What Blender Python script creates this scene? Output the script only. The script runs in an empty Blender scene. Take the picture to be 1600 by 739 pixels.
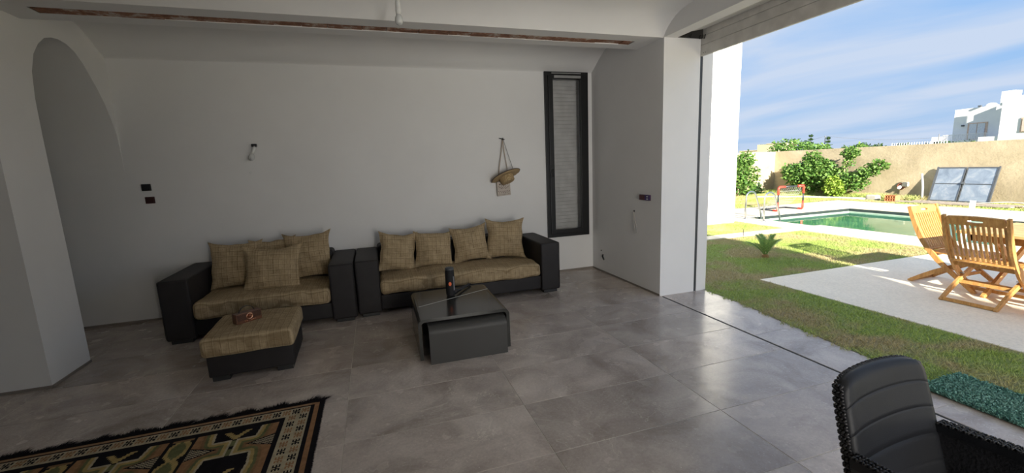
import bpy, bmesh, math, random
import numpy as np
from mathutils import Vector, Matrix, Euler, noise
random.seed(7); rng = np.random.default_rng(7)
S = bpy.context.scene
COL = S.collection

# ---------------------------------------------------------------- camera
def make_camera():
    cy, sy = math.cos(.30683), math.sin(.30683)
    cp, sp = math.cos(-.16228), math.sin(-.16228)
    cr, sr = math.cos(-.0395355), math.sin(-.0395355)
    fw = Vector((sy*cp, cy*cp, sp)); rt = Vector((cy, -sy, 0)); up = rt.cross(fw)
    r2 = rt*cr + up*sr; u2 = -rt*sr + up*cr; b = -fw
    cam = bpy.data.cameras.new('camera'); o = bpy.data.objects.new('camera', cam); COL.objects.link(o)
    o.matrix_world = Matrix(((r2.x, u2.x, b.x, 0), (r2.y, u2.y, b.y, 0), (r2.z, u2.z, b.z, 1.6), (0, 0, 0, 1)))
    cam.sensor_width = 36; cam.lens = 36*668.377/1600; cam.clip_start = .05; cam.clip_end = 2000
    S.camera = o
make_camera()

# ---------------------------------------------------------------- world, sun, exposure
EXPOSURE = 0.35
SKY = 0.80
SUN = 11.0
REAR = 175
SUN_DIR = Vector((.27, .80, -.33)).normalized()

def make_world():
    w = bpy.data.worlds.new('sky'); S.world = w; w.use_nodes = True
    nt = w.node_tree; N = nt.nodes; L = nt.links; N.clear()
    out = N.new('ShaderNodeOutputWorld'); bg = N.new('ShaderNodeBackground'); bg.inputs[1].default_value = SKY
    L.new(bg.outputs[0], out.inputs[0])
    tc = N.new('ShaderNodeTexCoord'); sep = N.new('ShaderNodeSeparateXYZ'); L.new(tc.outputs['Generated'], sep.inputs[0])
    ramp = N.new('ShaderNodeValToRGB'); e = ramp.color_ramp
    e.elements[0].position = 0.0; e.elements[0].color = (.42, .58, .82, 1)
    e.elements[1].position = .5; e.elements[1].color = (.30, .50, .88, 1)
    q = e.elements.new(.07); q.color = (.42, .60, .86, 1)
    q = e.elements.new(.2); q.color = (.26, .51, .90, 1)
    L.new(sep.outputs[2], ramp.inputs[0])
    # wispy high cloud: noise on a flat layer seen in perspective
    zc = N.new('ShaderNodeMath'); zc.operation = 'MAXIMUM'; zc.inputs[1].default_value = .0; L.new(sep.outputs[2], zc.inputs[0])
    za = N.new('ShaderNodeMath'); za.operation = 'ADD'; za.inputs[1].default_value = .12; L.new(zc.outputs[0], za.inputs[0])
    dx = N.new('ShaderNodeMath'); dx.operation = 'DIVIDE'; L.new(sep.outputs[0], dx.inputs[0]); L.new(za.outputs[0], dx.inputs[1])
    dy = N.new('ShaderNodeMath'); dy.operation = 'DIVIDE'; L.new(sep.outputs[1], dy.inputs[0]); L.new(za.outputs[0], dy.inputs[1])
    cb = N.new('ShaderNodeCombineXYZ'); L.new(dx.outputs[0], cb.inputs[0]); L.new(dy.outputs[0], cb.inputs[1])
    mp = N.new('ShaderNodeMapping'); mp.inputs['Scale'].default_value = (.75, .34, 1); mp.inputs['Rotation'].default_value = (0, 0, .35)
    L.new(cb.outputs[0], mp.inputs[0])
    no = N.new('ShaderNodeTexNoise'); no.inputs['Scale'].default_value = 1.7; no.inputs['Detail'].default_value = 7; no.inputs['Roughness'].default_value = .5
    no.inputs['Distortion'].default_value = .5
    L.new(mp.outputs[0], no.inputs['Vector'])
    cr = N.new('ShaderNodeValToRGB'); cr.color_ramp.elements[0].position = .32; cr.color_ramp.elements[1].position = .60
    L.new(no.outputs[0], cr.inputs[0])
    k = N.new('ShaderNodeMath'); k.operation = 'MULTIPLY'; k.inputs[1].default_value = .95; L.new(cr.outputs[0], k.inputs[0])
    mx = N.new('ShaderNodeMixRGB'); mx.inputs[2].default_value = (.60, .70, .87, 1)
    L.new(k.outputs[0], mx.inputs[0]); L.new(ramp.outputs[0], mx.inputs[1]); L.new(mx.outputs[0], bg.inputs[0])
make_world()

def make_lights():
    s = bpy.data.lights.new('sun', 'SUN'); s.energy = SUN; s.angle = .012; s.color = (1, .93, .8)
    o = bpy.data.objects.new('sun', s); COL.objects.link(o); o.location = (0, -20, 20)
    o.rotation_euler = SUN_DIR.to_track_quat('-Z', 'Y').to_euler()
make_lights()
def make_rear_fill():      # unseen fill lamp added behind the camera to brighten the room
    a = bpy.data.lights.new('rear_fill_light', 'AREA'); a.shape = 'RECTANGLE'; a.size = 1.8; a.size_y = 2.3; a.energy = REAR; a.color = (1, .97, .92)
    o = bpy.data.objects.new('rear_fill_light', a); COL.objects.link(o); o.location = (1.5, -4.85, 1.35)
    o.rotation_euler = (math.radians(90), 0, math.radians(4))
make_rear_fill()
S.view_settings.view_transform = 'Standard'; S.view_settings.look = 'None'
S.view_settings.gamma = 1; S.view_settings.use_curve_mapping = False; S.view_settings.exposure = EXPOSURE

# ---------------------------------------------------------------- material helpers
def nodes(name, base=(.5, .5, .5), rough=.6, metal=0, spec=.5):
    m = bpy.data.materials.new(name); m.use_nodes = True
    nt = m.node_tree; p = nt.nodes['Principled BSDF']
    p.inputs['Base Color'].default_value = (*base, 1); p.inputs['Roughness'].default_value = rough
    p.inputs['Metallic'].default_value = metal; p.inputs['Specular IOR Level'].default_value = spec
    return m, nt, nt.nodes, nt.links, p
def coords(N, L, kind='Object', scale=(1, 1, 1), rot=(0, 0, 0)):
    if kind == 'Position':
        g = N.new('ShaderNodeNewGeometry'); src = g.outputs['Position']
    else:
        g = N.new('ShaderNodeTexCoord'); src = g.outputs[kind]
    mp = N.new('ShaderNodeMapping'); mp.inputs['Scale'].default_value = scale; mp.inputs['Rotation'].default_value = rot
    L.new(src, mp.inputs[0]); return mp.outputs[0]
def ntex(N, L, vec, scale, detail=3, rough=.5, dist=0):
    n = N.new('ShaderNodeTexNoise'); n.inputs['Scale'].default_value = scale; n.inputs['Detail'].default_value = detail
    n.inputs['Roughness'].default_value = rough; n.inputs['Distortion'].default_value = dist
    L.new(vec, n.inputs['Vector']); return n.outputs[0]
def ramp(N, L, fac, stops):
    r = N.new('ShaderNodeValToRGB'); e = r.color_ramp
    while len(e.elements) < len(stops): e.elements.new(.5)
    for el, (p, c) in zip(e.elements, stops):
        el.position = p; el.color = (*c, 1) if not isinstance(c, (int, float)) else (c, c, c, 1)
    L.new(fac, r.inputs[0]); return r.outputs[0]
def mix(N, L, fac, a, b, mode='MIX'):
    m = N.new('ShaderNodeMixRGB'); m.blend_type = mode
    for i, v in ((0, fac), (1, a), (2, b)):
        if isinstance(v, (int, float)): m.inputs[i].default_value = v if i == 0 else (v, v, v, 1)
        elif isinstance(v, tuple): m.inputs[i].default_value = (*v, 1)
        else: L.new(v, m.inputs[i])
    return m.outputs[0]
def bump(N, L, p, h, strength=.2, dist=.01):
    b = N.new('ShaderNodeBump'); b.inputs['Strength'].default_value = strength; b.inputs['Distance'].default_value = dist
    L.new(h, b.inputs['Height']); L.new(b.outputs[0], p.inputs['Normal'])
def simple(name, base, rough=.6, metal=0, spec=.5, var=.12, scale=8, bmp=0, bscale=60):
    m, nt, N, L, p = nodes(name, base, rough, metal, spec)
    v = coords(N, L)
    n = ntex(N, L, v, scale, 4)
    c = ramp(N, L, n, [(.3, tuple(x*(1-var) for x in base)), (.7, tuple(min(1, x*(1+var)) for x in base))])
    L.new(c, p.inputs['Base Color'])
    if bmp: bump(N, L, p, ntex(N, L, v, bscale, 3), bmp, .004)
    return m

def paint_mat(name='white_wall_paint', base=(.79, .785, .775)):
    m, nt, N, L, p = nodes(name, base, .75, 0, .25)
    v = coords(N, L, 'Position')
    n = ntex(N, L, v, 1.3, 5, .6)
    c = ramp(N, L, n, [(.3, tuple(x*.95 for x in base)), (.7, base)])
    L.new(c, p.inputs['Base Color'])
    h = mix(N, L, .5, ntex(N, L, v, 160, 3), ntex(N, L, v, 6, 4))
    bump(N, L, p, h, .12, .01)
    return m
PAINT = paint_mat()
OUTPAINT = paint_mat('white_outdoor_paint', (.80, .80, .79))

def stone_mat(name, dark, mid, light, rough=.2):
    m, nt, N, L, p = nodes(name, mid, rough, 0, .5)
    g = N.new('ShaderNodeNewGeometry'); oi = N.new('ShaderNodeObjectInfo')
    mul = N.new('ShaderNodeMath'); mul.operation = 'MULTIPLY'; mul.inputs[1].default_value = 23.; L.new(oi.outputs['Random'], mul.inputs[0])
    add = N.new('ShaderNodeVectorMath'); add.operation = 'ADD'; L.new(g.outputs['Position'], add.inputs[0])
    cx = N.new('ShaderNodeCombineXYZ'); L.new(mul.outputs[0], cx.inputs[0]); L.new(mul.outputs[0], cx.inputs[2]); L.new(cx.outputs[0], add.inputs[1])
    v = add.outputs[0]
    cloud = ntex(N, L, v, 2.3, 8, .62, .7)
    c = ramp(N, L, cloud, [(.3, dark), (.5, mid), (.72, light)])
    # pale fossil flecks, short and curved
    vor = N.new('ShaderNodeTexVoronoi'); vor.feature = 'F1'; vor.inputs['Scale'].default_value = 44; vor.inputs['Randomness'].default_value = 1
    dn = N.new('ShaderNodeTexNoise'); dn.inputs['Scale'].default_value = 9; L.new(v, dn.inputs['Vector'])
    dm = N.new('ShaderNodeMixRGB'); dm.inputs[0].default_value = .05; L.new(v, dm.inputs[1]); L.new(dn.outputs['Color'], dm.inputs[2])
    mp = N.new('ShaderNodeMapping'); mp.inputs['Scale'].default_value = (1, 2.6, 1); mp.inputs['Rotation'].default_value = (0, 0, .5)
    L.new(dm.outputs[0], mp.inputs[0]); L.new(mp.outputs[0], vor.inputs['Vector'])
    ring = ramp(N, L, vor.outputs['Distance'], [(.12, 0), (.17, 1), (.2, 1), (.25, 0)])
    sel = ramp(N, L, ntex(N, L, v, 22, 3, .7), [(.51, 0), (.62, 1)])
    k = mix(N, L, 1, ring, sel, 'MULTIPLY')
    k2 = mix(N, L, 1, k, .85, 'MULTIPLY')
    c = mix(N, L, k2, c, (.88, .82, .72))
    # a few long thin veins
    vn = ntex(N, L, v, 1.1, 6, .55, 1.2)
    vein = ramp(N, L, vn, [(.497, 0), (.5, 1), (.503, 0)])
    vm = mix(N, L, 1, vein, ramp(N, L, ntex(N, L, v, 1.7, 2), [(.5, 0), (.62, .45)]), 'MULTIPLY')
    c = mix(N, L, vm, c, (.88, .82, .70))
    hv = N.new('ShaderNodeHueSaturation'); L.new(c, hv.inputs['Color'])
    vr = N.new('ShaderNodeMapRange'); vr.inputs[3].default_value = .86; vr.inputs[4].default_value = 1.14; L.new(oi.outputs['Random'], vr.inputs[0]); L.new(vr.outputs[0], hv.inputs['Value'])
    fine = ntex(N, L, v, 60, 4, .7)
    c = mix(N, L, .35, hv.outputs[0], ramp(N, L, fine, [(.35, .55), (.65, 1.0)]), 'MULTIPLY')
    L.new(c, p.inputs['Base Color'])
    rr = ramp(N, L, ntex(N, L, v, 5, 4), [(.3, rough*.8), (.7, rough*1.5)]); L.new(rr, p.inputs['Roughness'])
    bump(N, L, p, ntex(N, L, v, 2.5, 2), .05, .02)
    return m
STONE = stone_mat('taupe_marble', (.33, .275, .235), (.50, .43, .38), (.66, .585, .52), .2)
GROUT = simple('grout', (.58, .54, .47), .8)

def fabric_mat(name='tan_woven_fabric', axes=(0, 1)):
    m, nt, N, L, p = nodes(name, (.3, .23, .13), .9, 0, .15)
    v = coords(N, L)
    base = ramp(N, L, ntex(N, L, v, 14, 4), [(.3, (.38, .285, .165)), (.7, (.52, .40, .245))])
    def streak(sc, lo, hi, det=2):
        return ramp(N, L, ntex(N, L, coords(N, L, 'Object', sc), 1, det, .7), [(lo, 0), (hi, 1)])
    a = streak((230, 14, 14), .56, .7); b = streak((14, 230, 230), .56, .7)
    k = mix(N, L, 1, a, b, 'ADD')
    c = mix(N, L, mix(N, L, 1, k, .55, 'MULTIPLY'), base, (.15, .10, .055))
    a2 = streak((60, 3, 3), .62, .68); b2 = streak((3, 60, 60), .62, .68)
    c = mix(N, L, mix(N, L, 1, mix(N, L, 1, a2, b2, 'ADD'), .5, 'MULTIPLY'), c, (.17, .115, .06))
    # woven plaid lines
    dn = N.new('ShaderNodeTexNoise'); dn.inputs['Scale'].default_value = 6; L.new(v, dn.inputs['Vector'])
    dm = N.new('ShaderNodeMixRGB'); dm.inputs[0].default_value = .02; L.new(v, dm.inputs[1]); L.new(dn.outputs['Color'], dm.inputs[2])
    sp = N.new('ShaderNodeSeparateXYZ'); L.new(dm.outputs[0], sp.inputs[0])
    for ax, stepv, off in ((0, .052, .3), (1, .060, .43), (2, .056, .37)):
        if ax not in axes: continue
        ma = N.new('ShaderNodeMath'); ma.operation = 'MULTIPLY_ADD'; ma.inputs[1].default_value = 1/stepv; ma.inputs[2].default_value = off; L.new(sp.outputs[ax], ma.inputs[0])
        fr = N.new('ShaderNodeMath'); fr.operation = 'FRACT'; L.new(ma.outputs[0], fr.inputs[0])
        c = mix(N, L, ramp(N, L, fr.outputs[0], [(.0, 0), (.03, .55), (.09, .55), (.13, 0)]), c, (.20, .14, .07))
        c = mix(N, L, ramp(N, L, fr.outputs[0], [(.13, 0), (.17, .3), (.24, .3), (.28, 0)]), c, (.62, .50, .32))
    L.new(c, p.inputs['Base Color'])
    h = mix(N, L, .3, ntex(N, L, v, 7, 3, .5, .8), ntex(N, L, v, 300, 2))
    bump(N, L, p, h, .75, .025)
    return m
FABRIC = fabric_mat(); PILLOW = fabric_mat('tan_woven_cushion_fabric', (0, 2))
DARKCLOTH = simple('black_brown_upholstery', (.017, .0145, .015), .6, 0, .4, .15, 10, .25, 250)
FEET = simple('black_plastic_feet', (.02, .02, .02), .5)
GREYLAQ = simple('dark_grey_lacquer', (.038, .038, .034), .18, 0, .55, .08, 3, .08, 90)
GREYLAQ2 = simple('dark_grey_lacquer_matt', (.040, .039, .036), .55, 0, .5, .08, 3, .1, 90)
ALU_BLACK = simple('black_aluminium', (.012, .012, .013), .4, .3, .5)
SILVER = simple('silver_metal', (.5, .5, .5), .35, .9)
SHUTTER = simple('grey_shutter_paint', (.62, .60, .56), .5)
BOXGREY = simple('shutter_box_paint', (.62, .60, .56), .55)
BLACKPL = simple('black_plastic', (.018, .018, .02), .38, 0, .5)
WHITEPL = simple('white_plastic', (.72, .72, .70), .4)
BRICKRED = None

def teak():
    m, nt, N, L, p = nodes('honey_teak', (.55, .3, .1), .45, 0, .4)
    v = coords(N, L, 'Object', (30, 30, 3))
    n = ntex(N, L, v, 1.5, 5, .6, .6)
    c = ramp(N, L, n, [(.3, (.40, .19, .055)), (.55, (.58, .31, .10)), (.75, (.68, .40, .15))])
    L.new(c, p.inputs['Base Color']); bump(N, L, p, n, .1, .003); return m
TEAK = teak()
TEAKTOP = simple('pale_teak', (.68, .43, .18), .5, 0, .4, .15, 12)

# ---------------------------------------------------------------- mesh helpers
class MB:
    def __init__(s): s.v = []; s.f = []; s.m = []; s.sm = []
    def add(s, vs, fs, mi=0, smooth=False):
        o = len(s.v); s.v += [tuple(x) for x in vs]; s.f += [tuple(i+o for i in f) for f in fs]
        s.m += [mi]*len(fs); s.sm += [smooth]*len(fs); return s
    def box(s, x0, x1, y0, y1, z0, z1, mi=0, M=None):
        vs = [Vector((x, y, z)) for z in (z0, z1) for y in (y0, y1) for x in (x0, x1)]
        if M: vs = [M @ q for q in vs]
        return s.add(vs, [(0, 2, 3, 1), (4, 5, 7, 6), (0, 1, 5, 4), (2, 6, 7, 3), (0, 4, 6, 2), (1, 3, 7, 5)], mi)
    def cbox(s, x0, x1, y0, y1, z0, z1, c=.003, mi=0, M=None):   # box with chamfered edges
        hx, hy, hz = (x1-x0)/2, (y1-y0)/2, (z1-z0)/2; cx, cy_, cz = (x0+x1)/2, (y0+y1)/2, (z0+z1)/2
        c = min(c, hx*.45, hy*.45, hz*.45); bm = bmesh.new(); bmesh.ops.create_cube(bm, size=2)
        for v in bm.verts: v.co = Vector((v.co.x*hx+cx, v.co.y*hy+cy_, v.co.z*hz+cz))
        bmesh.ops.bevel(bm, geom=bm.edges[:], offset=c, segments=2, profile=.7, affect='EDGES')
        s.frombm(bm, mi, M); return s
    def frombm(s, bm, mi=0, M=None, smooth=False):
        bm.verts.ensure_lookup_table(); bm.verts.index_update()
        s.add([(M @ v.co) if M else v.co for v in bm.verts], [[v.index for v in f.verts] for f in bm.faces], mi, smooth); bm.free()
    def bar(s, p, q, w, h, up=(0, 0, 1), mi=0):      # rectangular bar from p to q
        p = Vector(p); q = Vector(q); d = (q-p).normalized(); u = Vector(up)
        a = d.cross(u).normalized(); b = a.cross(d).normalized()
        vs = [e + a*(i*w/2) + b*(j*h/2) for e in (p, q) for i, j in ((-1, -1), (1, -1), (1, 1), (-1, 1))]
        return s.add(vs, [(0, 3, 2, 1), (4, 5, 6, 7), (0, 1, 5, 4), (1, 2, 6, 5), (2, 3, 7, 6), (3, 0, 4, 7)], mi)
    def sweep(s, pts, w, h, side=(1, 0, 0), mi=0):      # rect section along a path, 'side' is the width axis
        pts = [Vector(p) for p in pts]; a = Vector(side).normalized(); rings = []
        for i, p in enumerate(pts):
            d = (pts[min(i+1, len(pts)-1)] - pts[max(i-1, 0)]).normalized(); b = a.cross(d).normalized()
            hh = h[i] if isinstance(h, (list, tuple)) else h
            rings.append([p + a*(x*w/2) + b*(y*hh/2) for x, y in ((-1, -1), (1, -1), (1, 1), (-1, 1))])
        vs = [v for r in rings for v in r]; fs = []
        for i in range(len(pts)-1):
            for k in range(4):
                fs.append((i*4+k, i*4+(k+1) % 4, i*4+4+(k+1) % 4, i*4+4+k))
        fs += [(3, 2, 1, 0), tuple(len(vs)-4+k for k in range(4))]
        return s.add(vs, fs, mi)
    def tube(s, pts, r, n=8, mi=0, smooth=True, cap=True):
        pts = [Vector(p) for p in pts]; rr = r if isinstance(r, (list, tuple)) else [r]*len(pts)
        d0 = (pts[1]-pts[0]).normalized(); a = d0.orthogonal().normalized(); vs = []
        for i, p in enumerate(pts):
            d = (pts[min(i+1, len(pts)-1)] - pts[max(i-1, 0)]).normalized()
            a = (a - d*a.dot(d)).normalized(); b = d.cross(a)
            for k in range(n):
                t = 2*math.pi*k/n; vs.append(p + (a*math.cos(t)+b*math.sin(t))*rr[i])
        fs = [(i*n+k, i*n+(k+1) % n, (i+1)*n+(k+1) % n, (i+1)*n+k) for i in range(len(pts)-1) for k in range(n)]
        s.add(vs, fs, mi, smooth)
        if cap:
            o = len(s.v)-len(vs); s.f += [tuple(o+k for k in reversed(range(n))), tuple(o+(len(pts)-1)*n+k for k in range(n))]
            s.m += [mi]*2; s.sm += [False]*2
        return s
    def lathe(s, prof, c=(0, 0, 0), n=24, mi=0, M=None):     # prof: (r, z)
        c = Vector(c); vs = []
        for r, z in prof:
            for k in range(n):
                t = 2*math.pi*k/n; q = Vector((r*math.cos(t), r*math.sin(t), z)); q = (M @ q) if M else q; vs.append(q+c)
        fs = [(i*n+k, i*n+(k+1) % n, (i+1)*n+(k+1) % n, (i+1)*n+k) for i in range(len(prof)-1) for k in range(n)]
        return s.add(vs, fs, mi, True)
    def build(s, name, mats, parent=None, loc=None, auto=False):
        me = bpy.data.meshes.new(name); me.from_pydata(s.v, [], s.f)
        if not isinstance(mats, (list, tuple)): mats = [mats]
        for m in mats: me.materials.append(m)
        me.polygons.foreach_set('material_index', s.m); me.polygons.foreach_set('use_smooth', s.sm); me.update()
        o = bpy.data.objects.new(name, me); COL.objects.link(o)
        if parent: o.parent = parent
        if loc: o.location = loc
        return o

def thing(name, label, cat, loc=(0, 0, 0), rz=0, group=None):
    o = bpy.data.objects.new(name, None); COL.objects.link(o); o.location = loc; o.rotation_euler = (0, 0, rz)
    o.empty_display_size = .1
    return tag(o, label, cat, group)
def tag(o, label, cat, group=None, kind=None):
    o['label'] = label; o['category'] = cat
    if group: o['group'] = group
    if kind: o['kind'] = kind
    return o
def struct(o): o['kind'] = 'structure'; return o
def copy_tree(o, parent=None):
    c = o.copy(); COL.objects.link(c); c.parent = parent
    for ch in list(o.children): copy_tree(ch, c)
    return c
def tri_mesh(name, V, F, mat, parent=None):          # numpy arrays, triangles or quads
    me = bpy.data.meshes.new(name); n = F.shape[1]
    me.vertices.add(len(V)); me.vertices.foreach_set('co', V.astype(np.float32).ravel())
    me.loops.add(F.size); me.loops.foreach_set('vertex_index', F.astype(np.int32).ravel())
    me.polygons.add(len(F)); me.polygons.foreach_set('loop_start', np.arange(0, F.size, n, dtype=np.int32))
    me.update(calc_edges=True); me.materials.append(mat)
    o = bpy.data.objects.new(name, me); COL.objects.link(o)
    if parent: o.parent = parent
    return o
def rbox(hx, hy, hz, r, n=10, wob=0, freq=3, seed=0, crown=0, M=None, mi=0, mb=None):
    """soft rounded box centred on the origin, optional wobble (wrinkles) and crown"""
    mb = mb or MB(); bm = bmesh.new()
    def coordline(h):
        inner = [-(h-r) + 2*(h-r)*i/n for i in range(n+1)]
        edge = [r*(1-math.tan(t)) for t in (math.pi/4, math.pi/8)]
        return [-h, -h + r*.35, -h+r*.7] + inner + [h-r*.7, h-r*.35, h] if r > 0 else inner
    H = (hx, hy, hz)
    for ax in range(3):
        a, b = (ax+1) % 3, (ax+2) % 3
        A = coordline(H[a]); B = coordline(H[b])
        for sg in (-1, 1):
            grid = []
            for u in A:
                row = []
                for w in B:
                    p = [0, 0, 0]; p[ax] = sg*H[ax]; p[a] = u; p[b] = w
                    q = [max(-(H[k]-r), min(H[k]-r, p[k])) for k in range(3)]
                    d = Vector([p[k]-q[k] for k in range(3)]).normalized()
                    P = Vector(q) + d*r
                    if crown: P.z += crown*max(0, (1-(P.x/hx)**2))*max(0, (1-(P.y/hy)**2))*(1 if P.z > 0 else .2)
                    if wob: P += d*wob*noise.noise(Vector((P.x*freq+seed, P.y*freq, P.z*freq+seed*2)))
                    row.append(bm.verts.new(P))
                grid.append(row)
            for i in range(len(A)-1):
                for j in range(len(B)-1):
                    f = [grid[i][j], grid[i+1][j], grid[i+1][j+1], grid[i][j+1]]
                    bm.faces.new(f if sg > 0 else f[::-1])
    bmesh.ops.remove_doubles(bm, verts=bm.verts[:], dist=1e-5)
    mb.frombm(bm, mi, M, True); return mb

# ================================================================= SETTING
# ---- floor: recessed grout bed and single stone tiles
floor_bed = MB().box(-6.2, 3.82, -5, 6.1, -.16, -.0018).build('floor', GROUT); struct(floor_bed)
XE = [-6.06, -4.91, -3.76, -2.61, -1.455, -.303, .843, 2.003, 3.155]
YE = [2.02+.5265*k for k in range(-4, 8)]
YE = [y for y in YE if y < 5.75] + [5.81]
tile_cache = {}
def tile(x0, x1, y0, y1, name='tile', parent=floor_bed, mat=STONE):
    g = .0022; w, d = round(x1-x0-2*g, 3), round(y1-y0-2*g, 3)
    key = (w, d, mat.name)
    if key not in tile_cache:
        mb = MB(); c = .0012
        vs = [(-w/2, -d/2, -.004), (w/2, -d/2, -.004), (w/2, d/2, -.004), (-w/2, d/2, -.004),
              (-w/2, -d/2, -c), (w/2, -d/2, -c), (w/2, d/2, -c), (-w/2, d/2, -c),
              (-w/2+c, -d/2+c, 0), (w/2-c, -d/2+c, 0), (w/2-c, d/2-c, 0), (-w/2+c, d/2-c, 0)]
        fs = [(0, 3, 2, 1)]
        for k in range(4): fs += [(k, (k+1) % 4, 4+(k+1) % 4, 4+k), (4+k, 4+(k+1) % 4, 8+(k+1) % 4, 8+k)]
        fs.append((8, 9, 10, 11)); mb.add(vs, fs)
        o = mb.build(name, mat, parent); tile_cache[key] = o.data
    else:
        o = bpy.data.objects.new(name, tile_cache[key]); COL.objects.link(o); o.parent = parent
    o.location = ((x0+x1)/2, (y0+y1)/2, random.uniform(-.0004, .0004)); return o
for i in range(len(XE)-1):
    for j in range(len(YE)-1): tile(XE[i], XE[i+1], YE[j], YE[j+1])
for j in range(-3, 3):                                    # wide sill strip in the opening
    y0 = 2.86 + 1.31*j; tile(3.178, 3.815, y0, min(y0+1.31, 4.15))
far_floor = MB().box(-6.06, 3.144, -5, YE[0], -.004, 0).build('unseen_floor', STONE, floor_bed)
# dark gap of the shutter line in the floor
MB().box(3.157, 3.176, -3.0, 4.148, -.012, -.0006).build('floor_channel', simple('dark_gap', (.02, .02, .02), .8), floor_bed)

# ---- walls
wl = MB()
wb = MB().box(-6.2, 2.395, 5.81, 6.06, 0, 3.5).box(3.071, 3.81, 5.81, 6.06, 0, 3.5).box(2.395, 3.071, 5.81, 6.06, 0, .533).box(2.395, 3.071, 5.81, 6.06, 2.887, 3.5)
struct(wb.build('wall_back', PAINT))
# right wall (short, with the jamb facing the room), jamb and outer strip either side of the shutter guide
struct(MB().box(3.144, 3.632, 4.17, 5.81, 0, 3.5).box(3.632, 3.668, 4.185, 5.81, 0, 3.5).box(3.668, 3.81, 4.17, 5.81, 0, 3.5).build('wall_right', PAINT))
# the rest of the building that closes the room behind the camera
struct(MB().box(-6.2, 3.144, -9, -5, 0, 3.5).build('wall_rear', PAINT))
struct(MB().box(2.98, 3.144, -5, -3.2, 0, 3.3).box(2.98, 3.81, -3.2, -3.0, 0, 3.3).build('wall_near_opening', PAINT))
struct(MB().box(-6.0, .9, -2.2, -2.0, 0, 3.2).build('wall_light_block', PAINT))     # unseen wall added behind the camera to keep the rear fill off the left side
struct(MB().box(-6.2, -6.0, -5, 5.81, 0, 3.5).build('wall_left', PAINT))

# arch wall on the left: plane x=-2.57, opening from the pier (y 4.67) to the back wall
def arch_wall():
    x1, x0 = -2.572, -6.0
    arc = [(4.665, 0), (4.665, 1.0), (4.655, 2.0), (4.66, 2.3), (4.69, 2.52), (4.75, 2.67), (4.83, 2.77), (4.92, 2.84), (5.02, 2.872), (5.12, 2.882), (5.22, 2.868), (5.32, 2.825), (5.42, 2.74), (5.50, 2.64), (5.58, 2.535), (5.66, 2.41), (5.73, 2.26), (5.78, 2.1), (5.802, 1.9), (5.809, 1.7), (5.81, 1.5)]
    top = 3.3
    mb = MB(); n = len(arc)
    # front and back faces: strip between curve and top, plus the pier
    for x, fl in ((x1, 1), (x0, -1)):
        vs = [(x, y, z) for y, z in arc[4:]] + [(x, y, top) for y, z in arc[4:]]; m_ = len(arc[4:])
        fs = [(i, i+1, m_+i+1, m_+i) for i in range(m_-1)]
        if fl < 0: fs = [f[::-1] for f in fs]
        mb.add(vs, fs)
        vs = [(x, 4.17, z) for y, z in arc[:5]] + [(x, y, z) for y, z in arc[:5]] + [(x, 4.17, top), (x, arc[4][0], top)]
        fs = [(i, 5+i, 6+i, i+1) for i in range(4)] + [(4, 9, 11, 10)]
        if fl < 0: fs = [f[::-1] for f in fs]
        mb.add(vs, fs)
    vs = [(x1, y, z) for y, z in arc] + [(x0, y, z) for y, z in arc]
    mb.add(vs, [(i, n+i, n+i+1, i+1) for i in range(n-1)], 0, True)
    mb.add([(x1, 4.17, 0), (x0, 4.17, 0), (x0, 4.17, top), (x1, 4.17, top)], [(0, 1, 2, 3)])
    # the pier runs on to the left, facing the room
    return mb.build('wall_arch', PAINT)
struct(arch_wall())

# ---- ceiling: two shallow vaults with a soffit beam between (beam split by an open slot with bare brick)
def ceiling():
    mb = MB()
    back = [(4.68, 2.92), (4.74, 2.985), (4.85, 3.06), (5.0, 3.105), (5.2, 3.13), (5.40, 3.115), (5.50, 3.075), (5.60, 3.02), (5.68, 2.968), (5.74, 2.93), (5.78, 2.91), (5.805, 2.892), (5.81, 2.885)]
    main = [(4.185, 2.92), (4.15, 2.968), (4.10, 3.015), (4.055, 3.047), (3.99, 3.083), (3.923, 3.107), (3.812, 3.124), (3.69, 3.135), (3.4, 3.145), (2.6, 3.15), (1.9, 3.14), (1.5, 3.12), (1.3, 3.08), (1.15, 3.0), (1.08, 2.92)]
    rear = [(y-3.66, z) for y, z in main]; rear2 = [(.58, 2.92)]
    def strip(prof, x0, x1, sm=True):
        n = len(prof); vs = [(x0, y, z) for y, z in prof] + [(x1, y, z) for y, z in prof]
        mb.add(vs, [(i, i+1, n+i+1, n+i) for i in range(n-1)], 0, sm)
    strip(back, -6, 3.144); strip(main, -6, 3.144); strip(rear, -6, 3.144)
    # soffit beam, the slot left open: x -2.353..2.91, y 4.372..4.52
    for x0, x1, y0, y1 in ((-6, 3.144, 4.185, 4.372), (-6, 3.144, 4.52, 4.68), (-6, -2.353, 4.372, 4.52), (2.91, 3.144, 4.372, 4.52)):
        mb.add([(x0, y0, 2.92), (x0, y1, 2.92), (x1, y1, 2.92), (x1, y0, 2.92)], [(0, 1, 2, 3)])
    mb.box(-2.353, 2.91, 4.36, 4.3721, 2.921, 3.05); mb.box(-2.353, 2.91, 4.52, 4.53, 2.921, 3.05)
    mb.add([(-6, .525, 2.92), (3.144, .525, 2.92), (3.144, 1.08, 2.92), (-6, 1.08, 2.92)], [(0, 3, 2, 1)])
    mb.add([(-6, -5, 2.92), (3.144, -5, 2.92), (3.144, -2.58, 2.92), (-6, -2.58, 2.92)], [(0, 3, 2, 1)])
    mb.box(-6.2, 3.81, -3.2, 6.06, 3.3, 3.5); mb.box(-6.2, 3.144, -5, -3.2, 3.3, 3.5)
    return mb.build('ceiling', PAINT)
ceil = struct(ceiling())
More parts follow.
